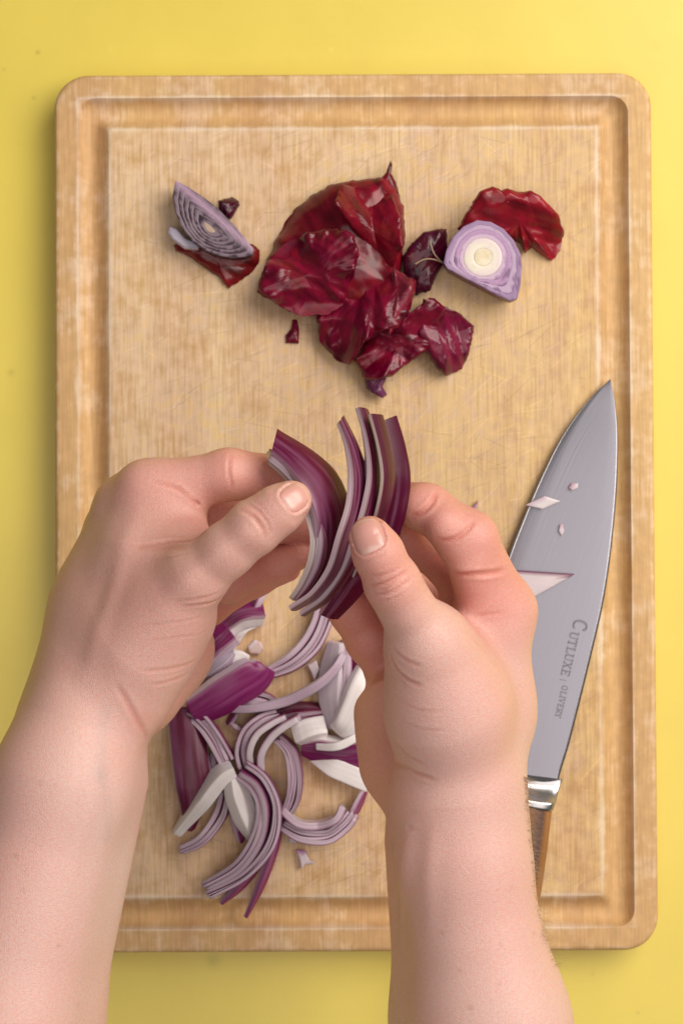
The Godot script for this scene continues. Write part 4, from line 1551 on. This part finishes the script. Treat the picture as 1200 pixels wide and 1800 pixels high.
func build_hands() -> void:
	var skin := painted(0.45, 0.5)
	skin.subsurf_scatter_enabled = true
	skin.subsurf_scatter_strength = 0.2
	skin.heightmap_enabled = true
	skin.heightmap_texture = skin_relief()
	skin.heightmap_scale = 0.02
	skin.albedo_texture = skin_blotches()
	skin.uv1_triplanar = true
	skin.uv1_world_triplanar = true
	skin.uv1_scale = Vector3(48, 48, 48)
	var nailm := painted(0.28, 0.5)
	nailm.clearcoat_enabled = true
	nailm.clearcoat = 0.4
	nailm.clearcoat_roughness = 0.2
	nailm.subsurf_scatter_enabled = true
	nailm.subsurf_scatter_strength = 0.1
	var T := Color(0.68, 0.425, 0.372)
	var F := Color(0.68, 0.385, 0.332)
	var R := Color(0.67, 0.325, 0.275)

	# ---- left
	var l := Flesh.new()
	l.noise = noise
	l.group(at(150, 1250, 110 + LIFT), 1.0, 0.01)
	chain(l, [[-45, 2010, 128, 146], [-6, 1800, 130, 138], [112, 1370, 126, 112], [143, 1265, 124, 98]], 0.012, [T])
	chain(l, [[2, 2000, 110, 130], [46, 1800, 110, 124], [156, 1370, 104, 104]], 0.012, [T])
	chain(l, [[150, 1270, 112, 98], [205, 1080, 110, 84], [262, 862, 122, 46]], 0.012, [T, T])
	chain(l, [[140, 1265, 104, 90], [182, 1060, 108, 70], [222, 890, 112, 48]], 0.012, [T])
	chain(l, [[138, 1265, 98, 84], [176, 1080, 98, 64], [203, 930, 98, 46]], 0.012, [T])
	chain(l, [[145, 1265, 88, 76], [184, 1110, 80, 58], [198, 985, 78, 40]], 0.012, [T])
	# the muscle between the thumb's and the forefinger's bones
	chain(l, [[185, 1160, 118, 84], [262, 985, 126, 62], [288, 920, 122, 44]], 0.014, [T])
	# ball of the thumb and heel of the hand
	chain(l, [[225, 1205, 122, 82], [300, 1080, 126, 76]], 0.012, [T])
	chain(l, [[245, 1215, 84, 76], [290, 1140, 74, 74], [270, 1020, 80, 60]], 0.012, [F])
	# web between thumb and forefinger
	chain(l, [[288, 902, 116, 40], [330, 958, 130, 44]], 0.012, [F])
	finger(l, [[262, 862, 122, 46], [402, 834, 126, 43], [508, 838, 120, 37], [566, 842, 112, 29]], 0.028, 0.009, [F, R, R])
	finger(l, [[222, 890, 110, 46], [392, 902, 96, 40], [482, 916, 90, 36], [540, 926, 88, 29]], 0.026, 0.008, [R])
	finger(l, [[205, 930, 94, 44], [396, 1022, 74, 38], [484, 990, 82, 33], [527, 974, 86, 26]], 0.026, 0.008, [F, R, R])
	finger(l, [[200, 985, 74, 38], [366, 1066, 52, 32], [450, 1018, 58, 28], [505, 1000, 62, 23]], 0.024, 0.007, [R])
	finger(l, [[250, 1130, 132, 72], [346, 1014, 148, 52], [400, 966, 154, 46], [448, 926, 158, 46], [490, 896, 160, 41], [514, 879, 159, 34]], 0.045, 0.016, [T, T, T, F])
	nail(l, 519, 873, 540, 857, 25, 24)
	crease(l, [418, 895, 440, 905, 458, 925, 466, 945], 0.7, 0.45)
	crease(l, [432, 886, 452, 898, 468, 918, 476, 938], 0.6, 0.3)
	crease(l, [424, 890, 446, 901, 463, 921, 471, 942], 0.45, 0.22)
	crease(l, [443, 880, 460, 892, 474, 910], 0.45, 0.16)
	crease(l, [405, 800, 402, 825, 408, 858], 0.7, 0.35)
	crease(l, [268, 845, 310, 858, 345, 885, 368, 908], 0.8, 0.45)
	crease(l, [240, 960, 300, 952, 335, 950, 360, 935], 0.8, 0.5)
	crease(l, [318, 1066, 350, 1064, 380, 1056, 394, 1044], 0.6, 0.35)
	crease(l, [308, 1058, 345, 1054, 385, 1042], 0.6, 0.2)
	crease(l, [206, 1206, 226, 1240, 244, 1272, 258, 1300], 1.1, 0.35)
	crease(l, [250, 1180, 300, 1176, 345, 1160], 0.8, 0.2)
	crease(l, [262, 1204, 300, 1198, 330, 1184], 0.8, 0.2)
	crease(l, [285, 1062, 340, 1010, 400, 960, 440, 930], 3.4, -0.5)
	crease(l, [150, 1190, 200, 1030, 240, 900], 3.2, -0.35)
	crease(l, [120, 1560, 150, 1440, 176, 1330], 3.0, -0.3)
	crease(l, [236, 960, 290, 962, 330, 962], 2.2, 0.35)
	crease(l, [262, 985, 300, 980, 340, 968], 0.6, 0.15)
	crease(l, [250, 1100, 300, 1096, 350, 1086], 0.6, 0.12)
	crease(l, [270, 1126, 320, 1120, 366, 1108], 0.6, 0.12)
	var vein := Color(0.42, 0.36, 0.34)
	stain(l, 186, 1250, 176, 1360, 13, vein, 0.30)
	stain(l, 176, 1360, 190, 1470, 13, vein, 0.26)
	stain(l, 240, 850, 330, 860, 60, R, 0.35)
	stain(l, 250, 1262, 262, 1320, 26, R, 0.35)
	for q in [[182, 1068, 3], [28, 1504, 4], [103, 1663, 3], [200, 1000, 3], [70, 1376, 3], [138, 1766, 3], [42, 1566, 3]]:
		stain(l, q[0], q[1], q[0] + 1, q[1], q[2], Color(0.34, 0.14, 0.09), 0.38)
	var lh := thing("hand", "left hand and bare forearm holding the wedge with one broad purple petal", "hand", at(180, 1150, 100 + LIFT))
	flesh_mesh(l, "forearm_and_hand", skin, lh)
	nail_mesh(l, 0, nailm, lh)

	# ---- right
	var r := Flesh.new()
	r.noise = noise
	r.group(at(800, 1300, 100 + LIFT), 1.0, 0.01)
	chain(r, [[892, 2010, 112, 144], [862, 1800, 114, 130], [812, 1500, 114, 108], [802, 1420, 113, 108]], 0.012, [T])
	chain(r, [[850, 2010, 90, 140], [824, 1800, 90, 128], [782, 1480, 88, 106]], 0.012, [T])
	chain(r, [[812, 1400, 106, 100], [850, 1250, 104, 80], [882, 1075, 108, 54]], 0.012, [T])
	chain(r, [[805, 1400, 90, 92], [838, 1240, 84, 74], [856, 1090, 84, 54]], 0.012, [T])
	chain(r, [[795, 1400, 80, 84], [810, 1240, 66, 64], [812, 1110, 62, 46]], 0.012, [F])
	chain(r, [[780, 1400, 74, 84], [738, 1330, 62, 96], [716, 1250, 54, 80], [716, 1230, 50, 54]], 0.012, [F])
	# hollow of the hand and web of the thumb
	chain(r, [[770, 1130, 84, 62], [838, 1085, 88, 50]], 0.010, [R])
	chain(r, [[800, 1130, 58, 56], [786, 1060, 60, 46]], 0.010, [R])
	chain(r, [[790, 1140, 120, 50], [850, 1100, 112, 46]], 0.012, [F])
	# ball of the thumb
	chain(r, [[798, 1360, 118, 94], [784, 1250, 128, 86], [760, 1150, 138, 64]], 0.014, [T])
	finger(r, [[882, 1070, 108, 52], [826, 945, 126, 45], [752, 894, 124, 40], [700, 880, 112, 32]], 0.026, 0.008, [R])
	# the pads on the inside of the forefinger
	for q in [[842, 1040, 118, 44, 822, 990, 126, 38], [800, 948, 128, 37, 780, 923, 131, 34], [735, 890, 126, 34, 714, 884, 117, 31]]:
		r.bone(at(q[0], q[1], q[2] + LIFT), at(q[4], q[5], q[6] + LIFT), q[3] * mpp(130 + LIFT), q[7] * mpp(130 + LIFT), 0.0045, R)
	finger(r, [[856, 1090, 84, 48], [784, 985, 92, 40], [706, 944, 104, 37], [650, 936, 112, 30]], 0.026, 0.007, [R])
	finger(r, [[812, 1110, 62, 46], [722, 1050, 58, 44], [645, 1000, 70, 37], [596, 970, 82, 29]], 0.024, 0.007, [R])
	finger(r, [[716, 1225, 48, 44], [700, 1207, 47, 35], [686, 1184, 46, 41], [672, 1161, 48, 34], [652, 1126, 51, 42], [618, 1070, 56, 40], [575, 1030, 64, 30]], 0.012, 0.005, [R])
	finger(r, [[784, 1230, 130, 80], [746, 1122, 146, 57], [710, 1062, 155, 46], [690, 1026, 160, 47], [664, 972, 166, 42], [650, 943, 166, 36]], 0.050, 0.016, [T, T, F, R])
	nail(r, 643, 942, 635, 916, 31, 28)
	crease(r, [650, 1030, 676, 1026, 700, 1014, 718, 1002], 0.7, 0.5)
	crease(r, [656, 1046, 684, 1042, 706, 1030, 724, 1014], 0.7, 0.4)
	crease(r, [654, 1038, 680, 1034, 703, 1022, 721, 1008], 0.45, 0.25)
	crease(r, [664, 1056, 690, 1052, 712, 1040], 0.45, 0.18)
	crease(r, [652, 1012, 676, 1010, 700, 1000], 0.6, 0.2)
	crease(r, [722, 908, 742, 900, 758, 884, 766, 866], 0.9, 0.8)
	crease(r, [770, 950, 796, 948, 818, 934, 832, 916], 0.9, 0.6)
	crease(r, [796, 1008, 830, 1010, 862, 1008, 884, 1002], 1.0, 0.9)
	crease(r, [684, 1150, 696, 1176, 716, 1196, 738, 1206], 0.8, 0.45)
	crease(r, [690, 1140, 710, 1160, 740, 1172], 0.8, 0.25)
	crease(r, [678, 1320, 700, 1345, 735, 1362, 762, 1372], 1.0, 0.4)
	crease(r, [690, 1300, 712, 1326, 745, 1345], 1.0, 0.25)
	crease(r, [680, 1434, 720, 1430, 780, 1427, 830, 1424], 0.8, 0.09)
	crease(r, [676, 1462, 720, 1456, 770, 1452], 0.9, 0.18)
	crease(r, [700, 1640, 706, 1540, 716, 1450], 3.4, -0.4)
	crease(r, [752, 1640, 752, 1540, 760, 1460], 3.0, -0.3)
	crease(r, [806, 1106, 834, 1126, 856, 1150], 0.7, 0.15)
	crease(r, [828, 1084, 860, 1080, 890, 1076], 0.7, 0.18)
	crease(r, [740, 1090, 690, 1100], 0.6, 0.12)
	crease(r, [700, 1230, 740, 1250, 790, 1250], 0.6, 0.12)
	crease(r, [698, 1262, 740, 1282, 780, 1284], 0.6, 0.12)
	stain(r, 890, 1050, 860, 1050, 50, R, 0.5)
	stain(r, 640, 945, 650, 960, 40, R, 0.25)
	stain(r, 690, 1480, 700, 1650, 14, vein, 0.25)
	for q in [[776, 1640, 4], [826, 1772, 5], [876, 1730, 3], [898, 1560, 3], [806, 1706, 3], [840, 1250, 2], [938, 1640, 3], [760, 1520, 2], [880, 1660, 3]]:
		stain(r, q[0], q[1], q[0] + 1, q[1], q[2], Color(0.36, 0.15, 0.09), 0.35)
	var rh := thing("hand", "right hand and bare forearm beside the knife, holding the fanned onion wedge", "hand", at(800, 1250, 100 + LIFT))
	flesh_mesh(r, "forearm_and_hand", skin, rh)
	nail_mesh(r, 0, nailm, rh)
	arm_hair(r, rh)


# fine fair hairs along the outer edge of the forearm
func arm_hair(fl: Flesh, parent: Node) -> void:
	var m := plain(Color(0.38, 0.27, 0.16).linear_to_srgb(), 0.35)
	var g := RandomNumberGenerator.new()
	g.seed = 9
	var v := PackedVector3Array()
	var idx := PackedInt32Array()
	var none := PackedInt32Array()
	for k in 320:
		var f := g.randf()
		var y := lerpf(1365.0, 1700.0, f * f * 0.75 + f * 0.25)
		var edge := 1020.0
		while edge > 860.0 and on_skin(fl, edge, y).y < BT + 0.05:
			edge -= 3.0
		var root := on_skin(fl, edge - absf(g.randfn(0.0, 3.0)), y)
		var n := fl.grad(root, fl.all, none, 0.002)
		var dir := (n * g.randf_range(0.5, 1.0) + Vector3(g.randf_range(0.1, 0.7), g.randf_range(-0.7, 0.1), g.randf_range(0.0, 1.0))).normalized()
		var bend := Vector3(g.randfn(0, 1), g.randfn(0, 1), g.randfn(0.3, 1)) * 0.55
		var length := g.randf_range(0.003, 0.0065)
		var side := dir.cross(Vector3.UP).normalized()
		var up := side.cross(dir)
		var first := v.size()
		for i in 7:
			var t := i / 6.0
			var c := root + dir * length * t + bend * length * t * t * 0.6
			var r := 0.000045 * (1.0 - t * 0.7)
			for j in 3:
				v.append(c + (side * cos(TAU * j / 3.0) + up * sin(TAU * j / 3.0)) * r)
		for i in 6:
			for j in 3:
				var a := first + i * 3 + j
				var b := first + i * 3 + (j + 1) % 3
				idx.append_array([a, b, a + 3, b, b + 3, a + 3])
	var o := commit("arm_hair", v, smooth_normals(v, idx), PackedColorArray(), PackedVector2Array(), idx, m, parent)
	o.set_meta("kind", "stuff")
